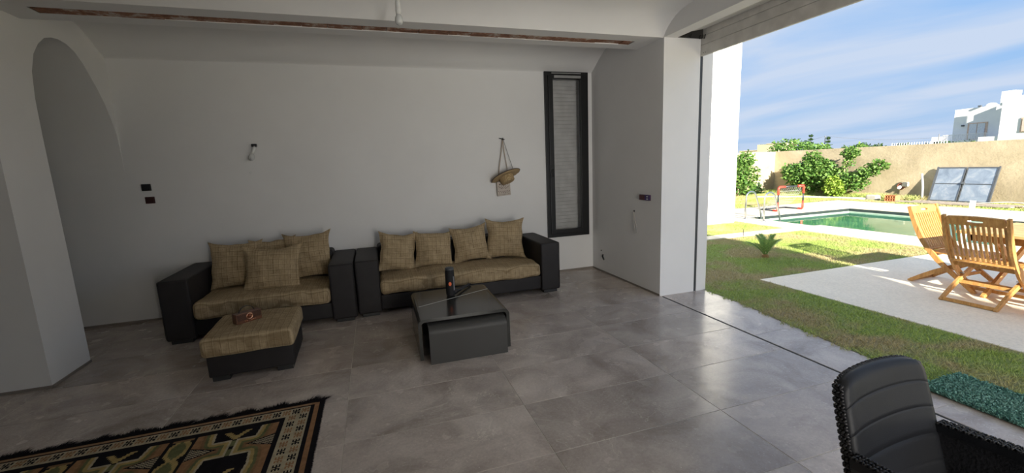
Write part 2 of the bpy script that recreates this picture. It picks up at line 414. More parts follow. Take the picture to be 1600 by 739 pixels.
def brick_mat():
    m, nt, N, L, p = nodes('bare_brick_with_plaster', (.3, .14, .08), .9)
    v = coords(N, L, 'Position')
    c = ramp(N, L, ntex(N, L, v, 9, 6, .75), [(.3, (.13, .06, .035)), (.5, (.32, .15, .085)), (.62, (.55, .48, .42))])
    L.new(c, p.inputs['Base Color']); bump(N, L, p, ntex(N, L, v, 30, 4), .8, .01); return m
BRICK = brick_mat()
x = -2.353
while x < 2.9:                                            # hollow bricks bared in the slot
    w = min(random.choice((.30, .30, .22)), 2.91-x)
    MB().cbox(x+.002, x+w-.003, 4.405, 4.519, 2.926+random.uniform(-.003, .005), 3.02, .004).build('brick', BRICK, ceil)
    x += w

# ---- lintel over the opening, with the roller shutter pocket
lint = MB().box(3.144, 3.304, -3.0, 4.17, 2.92, 3.3).box(3.69, 3.81, -3.0, 4.17, 2.98, 3.3)
lint = struct(lint.build('wall_lintel', PAINT))
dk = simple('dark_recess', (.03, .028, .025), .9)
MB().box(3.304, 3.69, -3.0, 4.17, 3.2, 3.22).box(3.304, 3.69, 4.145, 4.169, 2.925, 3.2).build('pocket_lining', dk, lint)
pn = MB().add([(3.305, -3.0, 2.935), (3.305, 4.02, 2.935), (3.62, 4.10, 3.01), (3.62, -3.0, 3.01),
               (3.305, -3.0, 2.945), (3.305, 4.02, 2.945), (3.62, 4.10, 3.02), (3.62, -3.0, 3.02)],
              [(0, 1, 2, 3), (7, 6, 5, 4), (0, 4, 5, 1), (1, 5, 6, 2), (2, 6, 7, 3), (3, 7, 4, 0)])
pn.build('box_panel', BOXGREY, lint)
for x_, y_ in ((3.36, 4.1), (3.45, 4.12), (3.58, 4.13), (3.62, 4.11)):
    MB().tube([(x_, y_, 2.91), (x_+.01, y_-.01, 2.955)], .006, 6).build('anchor_bolt', dk, lint)
sh = thing('roller_shutter', 'grey roller shutter wound up above the wide garden opening', 'shutter', (3.65, 0, 2.738))
zz = 0
for k, hh in enumerate((.118, .094, .094, .094)):
    s_ = MB().cbox(-.014, .014, -2.98, 4.183, zz+.0015, zz+hh-.0015, .004)
    s_.build('bottom_slat' if k == 0 else 'slat', SHUTTER, sh); zz += hh
for y_ in (4.10, 4.13): MB().tube([(-.018, y_, .03), (-.012, y_, .03)], .004, 8).build('screw', dk, sh)
g_ = MB().box(3.634, 3.666, 4.172, 4.184, 0, 2.98).build('shutter_guide', simple('dark_grey_rail', (.07, .075, .08), .5, .4))
struct(g_); g_.name = 'trim_1'
for m_, (a, b, c_, d) in (('baseboard_back', (-6, 3.144, 5.803, 5.812)), ('baseboard_right', (3.138, 3.146, 4.17, 5.81))):
    o = MB().box(a, b, c_, d, 0, .022).build(m_, simple(m_+'_grout', (.22, .19, .165), .7)); struct(o)
o = MB().box(-2.574, -2.566, 4.166, 4.67, 0, .022).box(-6, -2.566, 4.162, 4.172, 0, .022).build('baseboard_left', bpy.data.materials['baseboard_back_grout']); struct(o)

# ---- the narrow window in the back wall
def window():
    w = thing('window_1', 'tall narrow black aluminium window', 'window', (0, 0, 0)); 
    del w['label']; del w['category']; struct(w)
    fr = MB(); X0, X1, Z0, Z1 = 2.395, 3.073, .533, 2.889; Y = 5.785
    for a, b, c, d in ((X0, X0+.05, Z0, Z1), (X1-.05, X1, Z0, Z1), (X0+.05, X1-.05, Z0, Z0+.05), (X0+.05, X1-.05, Z1-.05, Z1)):
        fr.cbox(a, b, Y, Y+.12, c, d, .003)
    fr.build('window_frame', ALU_BLACK, w)
    sa = MB()
    for a, b, c, d in ((X0+.053, X0+.123, Z0+.053, Z1-.053), (X1-.123, X1-.053, Z0+.053, Z1-.053), (X0+.123, X1-.123, Z0+.053, Z0+.112), (X0+.123, X1-.123, Z1-.1, Z1-.053)):
        sa.cbox(a, b, Y-.012, Y+.05, c, d, .004)
    sash = sa.build('sash', ALU_BLACK, w)
    gm, nt, N, L, p = nodes('window_glass', (1, 1, 1), .02)
    out = N['Material Output']; tr = N.new('ShaderNodeBsdfTransparent'); gl = N.new('ShaderNodeBsdfGlossy'); gl.inputs['Roughness'].default_value = .03
    fz = N.new('ShaderNodeFresnel'); fz.inputs[0].default_value = 1.5; ms = N.new('ShaderNodeMixShader'); tr.inputs[0].default_value = (.95, .95, .95, 1)
    L.new(fz.outputs[0], ms.inputs[0]); L.new(tr.outputs[0], ms.inputs[1]); L.new(gl.outputs[0], ms.inputs[2]); L.new(ms.outputs[0], out.inputs['Surface'])
    MB().box(X0+.12, X1-.12, Y+.01, Y+.016, Z0+.11, Z1-.095).build('pane', gm, sash)
    h = MB().cbox(2.466, 2.49, Y-.022, Y-.012, 1.44, 1.56, .003); h.tube([(2.478, Y-.02, 1.535), (2.478, Y-.055, 1.535), (2.478, Y-.058, 1.43)], .009, 8)
    h.build('handle', BLACKPL, sash)
    v = MB().cbox(2.535, 2.945, Y-.028, Y-.012, 2.80, 2.835, .003); v.cbox(2.50, 2.95, Y-.02, Y-.006, 2.86, 2.872, .002)
    v.tube([(2.60, Y-.03, 2.818), (2.60, Y-.034, 2.818)], .006, 8).tube([(2.87, Y-.03, 2.818), (2.87, Y-.034, 2.818)], .006, 8)
    v.build('stay_arm', SILVER, sash)
    # closed roller shutter behind the pane
    slatm = simple('pale_shutter_slats', (.60, .60, .585), .6)
    zz = Z0+.03; rs = MB().box(X0+.05, X1-.05, 5.98, 5.985, Z0, Z1).build('shutter_curtain', slatm, w)
    while zz < Z1-.03:
        MB().cbox(X0+.05, X1-.05, 5.965, 5.98, zz+.002, zz+.051, .008).build('slat', slatm, rs); zz += .054
    MB().box(X0, X0+.02, 5.9, 6.0, Z0, Z1).box(X1-.02, X1, 5.9, 6.0, Z0, Z1).build('reveal', PAINT, w)
window()

# ================================================================= INDOOR THINGS
def pillow(name, label, loc, w, h, t, tilt, rz, roll, seed, group):
    o = None; n = 22; mb = MB(); rs = random.Random(seed)
    cx_ = [1+rs.uniform(-.02, .05) for _ in range(4)]
    for sg in (1, -1):
        vs = []; fs = []
        for i in range(n+1):
            for j in range(n+1):
                u = -1+2*i/n; v = -1+2*j/n
                uu = math.sin(u*math.pi/2)*.35+u*.65; vv = math.sin(v*math.pi/2)*.35+v*.65
                x = uu*w/2*(1-.10*(1-vv*vv)*abs(uu)); z = vv*h/2*(1-.10*(1-uu*uu)*abs(vv))
                k = (1 if u > 0 else 0)+(2 if v > 0 else 0); ear = (abs(uu)*abs(vv))**8
                x *= 1+ear*(cx_[k]-1+.05); z *= 1+ear*(cx_[k]-1+.05)
                e = max(0, (1-abs(uu)**2.4))**.6*max(0, (1-abs(vv)**2.4))**.6
                yy = e*t/2*(1+.20*noise.noise(Vector((x*7+seed, z*7, sg*3+seed)))) 
                yy += e*.018*noise.noise(Vector((x*16+seed, z*12, sg*5)))
                sag = -.02*(1-vv*vv)*uu*uu*noise.noise(Vector((seed, vv*2, 0)))
                wav = .012*(abs(uu)**6+abs(vv)**6)*noise.noise(Vector((x*6, z*6, seed*1.7)))
                vs.append((x+sag, sg*yy+wav*2, z-.02*(1-uu*uu)*max(0, vv)*(.5+noise.noise(Vector((seed*3.1, uu*2, 1))))))
        for i in range(n):
            for j in range(n):
                a = i*(n+1)+j; f = (a, a+1, a+n+2, a+n+1)
                fs.append(f if sg > 0 else f[::-1])
        mb.add(vs, fs, 0, True)
    o = mb.build(name, PILLOW); o.location = loc
    o.rotation_euler = (Matrix.Rotation(rz, 3, 'Z') @ Matrix.Rotation(-tilt, 3, 'X') @ Matrix.Rotation(roll, 3, 'Y')).to_euler()
    tag(o, label, 'cushion', group); 
    # piping seam right round the edge
    sm = MB(); pts = []
    for side in range(4):
        for i in range(n):
            u = -1+2*i/n
            uu, vv = ((u, -1), (1, u), (-u, 1), (-1, -u))[side]
            uu = math.sin(uu*math.pi/2)*.35+uu*.65; vv = math.sin(vv*math.pi/2)*.35+vv*.65
            x = uu*w/2*(1-.10*(1-vv*vv)*abs(uu)); z = vv*h/2*(1-.10*(1-uu*uu)*abs(vv))
            k = (1 if uu > 0 else 0)+(2 if vv > 0 else 0); ear = (abs(uu)*abs(vv))**8
            x *= 1+ear*(cx_[k]-1+.05); z *= 1+ear*(cx_[k]-1+.05)
            sag = -.02*(1-vv*vv)*uu*uu*noise.noise(Vector((seed, vv*2, 0)))
            wav = .012*(abs(uu)**6+abs(vv)**6)*noise.noise(Vector((x*6, z*6, seed*1.7)))
            pts.append((x+sag, wav*2, z-.02*(1-uu*uu)*max(0, vv)*(.5+noise.noise(Vector((seed*3.1, uu*2, 1))))))
    pts.append(pts[0]); sm.tube(pts, .0035, 5, cap=False); sm.build('seam', PILLOW, o)
    return o

def sofa(name, label, x0, x1, yf, yb, feet_x):
    """x0..x1 outer width, local origin at the floor centre"""
    cx = (x0+x1)/2; w = x1-x0; t = thing(name, label, 'sofa', (cx, 0, 0), 0)
    aw = .252; H = .64
    for s in (-1, 1):
        a = rbox(aw/2, (yb-yf)/2, (H-.035)/2, .022, 6, .002, 4, s+cx, M=Matrix.Translation((s*(w/2-aw/2), (yf+yb)/2, .035+(H-.035)/2)))
        arm = a.build('armrest', DARKCLOTH, t)
        # stitched seams along the top corners
        xs = s*(w/2-aw/2)
        for q in (-1, 1):
            MB().tube([(xs+q*(aw/2-.006), yf-.0005, .06), (xs+q*(aw/2-.006), yf-.0005, H-.015), (xs+q*(aw/2-.006), yf+.006, H-.005), (xs+q*(aw/2-.006), yb-.03, H-.003)], .0022, 5).build('seam', DARKCLOTH, arm)
        for yy in (yf+.07, yb-.08):
            MB().cbox(xs-.09, xs+.09, yy-.05, yy+.05, 0, .04, .004).build('foot', FEET, t)
    iw = w-2*aw
    rbox(iw/2+.005, (yb-yf-.06)/2, .085, .015, 6, .002, 4, 3, M=Matrix.Translation((0, (yf+.03+yb-.03)/2, .14))).build('base', DARKCLOTH, t)
    rbox(iw/2+.004, .125, .27, .04, 6, .003, 4, 5, M=Matrix.Translation((0, yb-.125, .42))).build('backrest', DARKCLOTH, t)
    sc = rbox(iw/2-.004, (yb-.25-yf+.01)/2, .082, .045, 22, .016, 5.5, cx*3+2, .03, M=Matrix.Translation((0, (yf-.01+yb-.25)/2, .308)))
    sc.build('seat_cushion', FABRIC, t)
    for fx in feet_x: MB().cbox(fx-cx-.08, fx-cx+.08, yf+.02, yf+.09, 0, .06, .004).build('foot', FEET, t)
    return t
sofa('sofa', 'dark two-seat sofa with tan woven seat, left one behind the ottoman', -2.05, -.283, 4.81, 5.77, [])
sofa('sofa', 'long dark sofa with tan seat under the window and straw hat', -.272, 2.165, 4.87, 5.78, [.9])
G1 = 'tan cushions on the left sofa'; G2 = 'tan cushions on the long sofa'
pillow('cushion', 'tan cushion at the left end of the left sofa, half behind the middle one', (-1.52, 5.37, .645), .50, .50, .15, .22, .05, .03, 3, G1)
pillow('cushion', 'tan cushion lying loosely against the left sofa backrest beside its right one', (-1.16, 5.45, .66), .46, .46, .13, .2, .05, -.02, 9, G1)
pillow('cushion', 'tan cushion standing foremost in the middle of the left sofa', (-1.12, 5.14, .605), .56, .49, .18, .30, -.03, .03, 14, G1)
pillow('cushion', 'tan cushion at the right end of the left sofa, leaning on its armrest', (-.78, 5.36, .68), .50, .52, .15, .2, -.12, -.06, 21, G1)
pillow('cushion', 'tan cushion at the left end of the long sofa, with one raised pointed corner', (.215, 5.36, .62), .44, .47, .17, .22, .12, .13, 31, G2)
pillow('cushion', 'tan cushion second from the left on the long sofa', (.655, 5.36, .615), .47, .44, .17, .25, .02, .06, 42, G2)
pillow('cushion', 'tan cushion third from the left on the long sofa', (1.125, 5.36, .64), .46, .45, .17, .22, -.05, -.08, 55, G2)
pillow('cushion', 'largest tan cushion, at the right end of the long sofa', (1.60, 5.36, .665), .50, .51, .17, .2, -.1, .04, 66, G2)

def ottoman():
    t = thing('ottoman', 'low square ottoman with tan woven top and black base in front of the left sofa', 'ottoman', (-1.065, 4.05, 0), .03)
    rbox(.308, .285, .095, .012, 5, .002, 4, 1, M=Matrix.Translation((0, 0, .135))).build('base', DARKCLOTH, t)
    rbox(.328, .335, .078, .035, 18, .006, 5, 8, .012, M=Matrix.Translation((0, -.005, .298))).build('seat_cushion', FABRIC, t)
    for a in (-1, 1):
        for b in (-1, 1): MB().cbox(a*.23-.06, a*.23+.06, b*.22-.05, b*.22+.05, 0, .045, .003).build('foot', FEET, t)
ottoman()

def radio():
    wood = simple('reddish_wood', (.14, .055, .025), .4, 0, .5, .3, 30)
    copper = simple('copper_trim', (.75, .42, .28), .25, .9)
    grille = simple('brown_grille', (.05, .02, .012), .6)
    t = thing('radio', 'small reddish wooden retro radio with a round copper dial on the ottoman', 'radio', (-1.118, 4.03, .3865), math.atan2(.127, .148))
    w, d, h = .205, .07, .088
    body = MB().cbox(-w/2, w/2, -d/2, d/2, 0, h, .006).build('body', wood, t)
    MB().cbox(-w/2+.008, w/2-.008, -d/2-.003, -d/2+.001, .028, h-.008, .001).build('grille', grille, t)
    for k in range(9):
        MB().box(-w/2+.009, w/2-.009, -d/2-.0045, -d/2-.002, .031+k*.0056, .033+k*.0056).build('grille_bar', wood, t)
    R = Matrix.Rotation(math.pi/2, 3, 'X')
    dial = MB().lathe([(0, .004), (.018, .004), (.020, .010), (.027, .010), (.029, 0)], (0, -d/2-.002, .052), 24, M=R).build('dial', copper, t)
    MB().lathe([(0, .016), (.011, .015), (.013, .008), (.013, 0)], (0, -d/2-.004, .052), 20, M=R).build('dial_centre', simple('dark_copper', (.25, .1, .06), .3, .8), dial)
    for k in (-2.6, -1.5, 1.2, 2.1, 3):
        MB().lathe([(0, .006), (.005, .005), (.006, 0)], (k*.014, -d/2, .016), 12, M=R).build('knob', copper, t)
    pts = [(-.062+.124*i/14, 0, h+.048*math.sin(math.pi*i/14)**.6) for i in range(15)]
    MB().sweep(pts, .012, .003, (0, 1, 0)).build('handle', BLACKPL, t)
radio()

def coffee_table():
    t = thing('coffee_table', 'dark grey glossy waterfall coffee table carrying the speaker', 'table', (.66, 3.93, 0), -.012)
    def U(w, d, h, th, r, axis, mat):
        # U profile in (s,z), swept along the other axis
        def prof(w, h, r):
            p = [(-w/2, 0)]
            for k in range(9): a = math.pi - k*math.pi/16; p.append((-w/2+r+r*math.cos(a), h-r+r*math.sin(a)))
            for k in range(9): a = math.pi/2 - k*math.pi/16; p.append((w/2-r+r*math.cos(a), h-r+r*math.sin(a)))
            p.append((w/2, 0)); return p
        o = prof(w, h, r); i = prof(w-2*th, h-th, max(r-th, .004)); n = len(o); mb = MB()
        P = (lambda s, e, z: (s, e, z)) if axis == 'x' else (lambda s, e, z: (-e, s, z))
        vs = [P(s, e, z) for e in (-d/2, d/2) for s, z in o] + [P(s, e, z) for e in (-d/2, d/2) for s, z in i]
        fs = []
        for k in range(n-1):
            fs += [(k, k+1, n+k+1, n+k), (2*n+k, 3*n+k, 3*n+k+1, 2*n+k+1), (k, 2*n+k, 2*n+k+1, k+1), (n+k, n+k+1, 3*n+k+1, 3*n+k)]
        fs += [(0, n, 3*n, 2*n), (n-1, 3*n-1, 4*n-1, 2*n-1)]
        mb.add(vs, fs); return mb
    U(.80, .86, .36, .028, .055, 'x', None).build('top_shell', GREYLAQ, t)
    MB().bar((-.36, -.07, .3605), (.37, .25, .3605), .006, .002).build('top_line', simple('pale_line', (.5, .5, .48), .4), t)  # thin pale diagonal line laid on the table top
    t2 = thing('nesting_table', 'smaller dark grey waterfall table tucked under the glossy coffee table', 'table', (.667, 3.76, 0), -.012)
    U(.74, .665, .318, .026, .06, 'y', None).build('table_shell', GREYLAQ2, t2)
coffee_table()

def speaker():
    t = thing('speaker', 'black upright cylindrical portable speaker with an orange badge on the coffee table', 'speaker', (.637, 4.09, .362))
    mesh = simple('black_speaker_cloth', (.012, .012, .014), .7, 0, .3, .3, 300)
    MB().lathe([(0, 0), (.036, 0), (.042, .01), (.045, .03), (.045, .25), (.042, .262), (.04, .264)], n=28).build('body', mesh, t)
    MB().lathe([(.041, .262), (.044, .268), (.042, .284), (.034, .288), (.02, .282), (0, .282)], n=28).build('end_cap', simple('grey_rubber', (.06, .065, .07), .4), t)
    R = Matrix.Rotation(math.pi/2, 3, 'X')
    em, nt, N, L, p = nodes('orange_badge', (.75, .12, .02), .4)
    b = MB(); n = 20
    for (rx, rz, off) in ((.014, .02, .0465),):
        vs = [(0+rx*math.cos(2*math.pi*k/n)-.008, -off+.0008*abs(math.cos(2*math.pi*k/n)), .13+rz*math.sin(2*math.pi*k/n)) for k in range(n)]
        vs += [(v[0], v[1]+.004, v[2]) for v in vs]
        b.add(vs, [tuple(range(n))] + [(k, n+k, n+(k+1) % n, (k+1) % n) for k in range(n)])
    b.build('badge', em, t)
    MB().cbox(.025, .037, -.038, -.028, .06, .20, .003).build('button_strip', simple('grey_strip', (.12, .12, .14), .4), t)
    st = MB().sweep([(.03, .02, .06), (.08, .06, .035), (.13, .12, .02), (.19, .20, .02), (.24, .27, .022), (.262, .30, .014), (.245, .31, .006), (.18, .25, .006), (.11, .16, .006), (.05, .07, .006)], .026, .007, (.7, -.7, 0))
    st.build('carry_strap', simple('dark_blue_strap', (.02, .022, .03), .7), t)
speaker()

# ---- wall fittings
def wall_fittings():
    def plate(loc, label, mat, hint):
        t = thing('switch_box', label, 'switch box', loc)
        MB().cbox(-.043, .043, -.012, .006, -.037, .037, .004).build('plate', mat, t)
        MB().cbox(-.036, .036, -.016, -.011, -.03, .03, .002).build('cover', hint, t)
        for s in (-1, 1): MB().tube([(s*.03, -.013, 0), (s*.03, -.018, 0)], .004, 8).build('screw', SILVER if False else mat, t)
    blk = simple('black_box', (.012, .012, .012), .5); red = simple('dark_red_box', (.045, .008, .008), .5); red2 = simple('dark_red_cover', (.03, .006, .006), .5)
    plate((-2.40, 5.806, 1.527), 'upper black square switch box on the grey back wall', blk, BLACKPL)
    plate((-2.385, 5.806, 1.385), 'lower dark red square switch box on the grey back wall', red, red2)
    # wall lamp: bare bulb in a holder hanging out of the wall
    t = thing('wall_bulb', 'small bare bulb in a white holder hanging from the back wall', 'light', (-1.285, 5.81, 1.955))
    MB().cbox(-.028, .028, -.035, -.001, -.012, .022, .004).build('connector', BLACKPL, t)
    MB().tube([(.0, -.03, 0), (.01, -.05, -.02)], .004, 6).build('wire', WHITEPL, t)
    D = Matrix.Rotation(math.radians(180), 3, 'X') @ Matrix.Rotation(-.35, 3, 'Y') 
    MB().lathe([(0, 0), (.012, 0), (.019, .01), (.02, .06), (.021, .075), (.018, .078)], (.008, -.055, -.015), 18, M=D).build('holder', WHITEPL, t)
    bulbm = simple('frosted_bulb', (.6, .61, .6), .15, 0, .6)
    MB().lathe([(.014, .07), (.016, .085), (.028, .105), (.032, .13), (.027, .152), (.014, .163), (0, .166)], (.008, -.055, -.015), 20, M=D).build('bulb', bulbm, t)
    o = MB().lathe([(0, -.004), (.009, -.004), (.011, 0)], (0, 0, 0), 10, M=Matrix.Rotation(math.pi/2, 3, 'X')).build('wall_hole', dk); o.location = (-1.361, 5.8085, 1.646)
    tag(o, 'tiny dark screw hole in the back wall below the bulb', 'hole')
    # pendant bulb
    t = thing('pendant_bulb', 'bare bulb in a white holder hanging from the vaulted ceiling on a thin cord', 'light', (.298, 3.6, 2.74))
    MB().tube([(0, 0, .40), (.002, 0, .25), (0, 0, .13)], .0035, 6).build('cord', simple('brown_cord', (.06, .04, .04), .6), t)
    MB().lathe([(0, .15), (.012, .148), (.019, .135), (.021, .075), (.023, .07), (.021, .066), (.019, .045), (.017, .044)], n=20).build('holder', WHITEPL, t)
    MB().lathe([(.015, .05), (.017, .04), (.026, .025), (.031, 0), (.029, -.015), (.02, -.028), (0, -.033)], (0, 0, 0), 22).build('bulb', bulbm, t)
    # socket plate on the right wall: dark red left half, violet right half with two white keys
    t = thing('socket_plate', 'dark red and violet socket plate on the right wall', 'socket', (3.144, 4.478, 1.163))
    MB().cbox(-.012, .004, -.11, .11, -.034, .034, .004).build('plate', simple('dark_violet', (.06, .02, .07), .45), t)
    MB().cbox(-.016, -.011, -.004, .104, -.029, .029, .003).build('cover', simple('dark_maroon', (.09, .018, .02), .45), t)
    MB().cbox(-.016, -.011, -.104, -.008, -.029, .029, .003).build('cover', simple('violet_blue', (.04, .02, .13), .45), t)
    for z in (.013, -.015): MB().cbox(-.019, -.0155, -.075, -.045, z-.006, z+.006, .002).build('key', WHITEPL, t)
    # loose wires from a hole
    t = thing('loose_wires', 'two thin pale wires hanging from a hole in the right wall', 'wire', (3.144, 4.71, .975))
    MB().lathe([(0, .002), (.013, .002), (.015, 0)], (-.001, 0, 0), 12, M=Matrix.Rotation(-math.pi/2, 3, 'Y')).build('hole', dk, t)
    wm = simple('pale_wire', (.5, .47, .42), .5)
    MB().tube([(0, 0, 0), (-.015, -.005, -.03), (-.012, -.01, -.12), (-.014, -.03, -.22), (-.016, -.05, -.285)], .003, 6).build('wire', wm, t)
    MB().tube([(0, 0, 0), (-.012, -.01, -.04), (-.014, -.05, -.13), (-.012, -.085, -.21), (-.016, -.08, -.27)], .003, 6).build('wire', wm, t)
    t = thing('cable_stub', 'black cable stub poking out low on the right wall near the corner', 'cable', (3.144, 5.52, .26))
    MB().tube([(0, .026, .057), (-.008, .026, .057)], .009, 8).build('knockout', dk, t)
    MB().tube([(0, -.02, .0), (-.02, -.035, -.015), (-.025, -.085, -.06)], .012, 8).build('cable', BLACKPL, t)
wall_fittings()

def hat_and_pouch():
    straw, nt, N, L, p = nodes('straw', (.42, .30, .15), .8)
    v = coords(N, L); wv = N.new('ShaderNodeTexWave'); wv.wave_type = 'RINGS'; wv.inputs['Scale'].default_value = 30; L.new(v, wv.inputs[0])
    L.new(ramp(N, L, wv.outputs[0], [(0, (.30, .20, .09)), (1, (.50, .37, .20))]), p.inputs['Base Color']); bump(N, L, p, wv.outputs[0], .4, .004)
    nail = thing('wall_hook', 'dark hook near the window that carries pouch and hat', 'hook', (1.748, 5.81, 1.975))
    MB().tube([(0, 0, 0), (0, -.05, 0), (0, -.06, .015)], .005, 8).tube([(-.045, -.03, .012), (0, -.035, .004), (.03, -.03, -.006)], .006, 6).build('nail', BLACKPL, nail)
    # pouch on straps
    t = thing('pouch', 'flat cream pouch with dark embroidery hanging behind the straw hat', 'pouch', (1.735, 5.775, 1.30), .0)
    clothm = simple('cream_linen', (.52, .46, .40), .85, bmp=.2, bscale=200); dkth = simple('dark_embroidery', (.10, .055, .05), .8)
    R = Matrix.Rotation(-.05, 4, 'Y')
    rbox(.098, .012, .10, .01, 6, .003, 12, 4, M=R).build('bag', clothm, t)
    pm = MB()
    def mark(x, z, s): 
        q = R @ Vector((x, -.014, z)); pm.add([(q.x-s, q.y, q.z), (q.x, q.y, q.z-s), (q.x+s, q.y, q.z), (q.x, q.y, q.z+s)], [(0, 1, 2, 3)])
    for i in range(7):
        for k in (-1, 1): mark(k*(.08-i*.013), -.055-.0*i + (0 if i % 2 else .018), .007)
    for i in range(9): mark(-.08+i*.02, -.08, .005)
    for k in (-1, 1):
        for i in range(5): mark(k*(.075-i*.012), .01-i*.008+.02, .006)
        mark(k*.055, .06, .012)
    for i in range(12):
        a = 2*math.pi*i/12; mark(.03*math.cos(a), .035+.03*math.sin(a), .006)
    mark(0, .035, .010); pm.build('embroidery', dkth, t)['kind'] = 'stuff'
    stm = simple('beige_strap', (.38, .31, .24), .8)
    MB().sweep([(-.075, 0, .10), (-.05, 0, .3), (-.01, 0, .52), (.012, 0, .67)], .012, .004, (1, 0, .2)).build('strap', stm, t)
    MB().sweep([(.07, 0, .10), (.06, 0, .3), (.03, 0, .5), (.013, 0, .67)], .010, .004, (1, 0, .2)).build('strap', stm, t)
    # hat hung by a cord
    h = thing('straw_hat', 'straw hat with a dark trimmed brim hanging on the hook above the pouch', 'hat', (1.765, 5.735, 1.46))
    h.rotation_euler = (math.radians(158), math.radians(-17), 0)
    br = [(.105, 0), (.14, .004), (.18, .002), (.215, -.012)]
    MB().lathe(br + [(.215, -.015), (.18, -.002), (.14, 0), (.10, -.004)], (0, 0, 0), 40).build('brim', straw, h)
    MB().lathe([(.215, -.018), (.220, -.0135), (.215, -.008)], (0, 0, 0), 40).build('brim_trim', simple('dark_trim', (.06, .035, .03), .8), h)
    MB().lathe([(.103, 0), (.102, .03), (.097, .07), (.088, .083), (.06, .086), (0, .078)], (0, 0, 0), 36).build('crown', straw, h)
    c = MB().tube([(1.875, 5.74, 1.55), (1.83, 5.76, 1.72), (1.78, 5.76, 1.88), (1.752, 5.765, 1.972)], .003, 6)
    o = c.build('hat_cord', simple('dark_cord', (.09, .07, .05), .8))
    o.parent = h; bpy.context.view_layer.update(); o.matrix_parent_inverse = h.matrix_world.inverted()
hat_and_pouch()

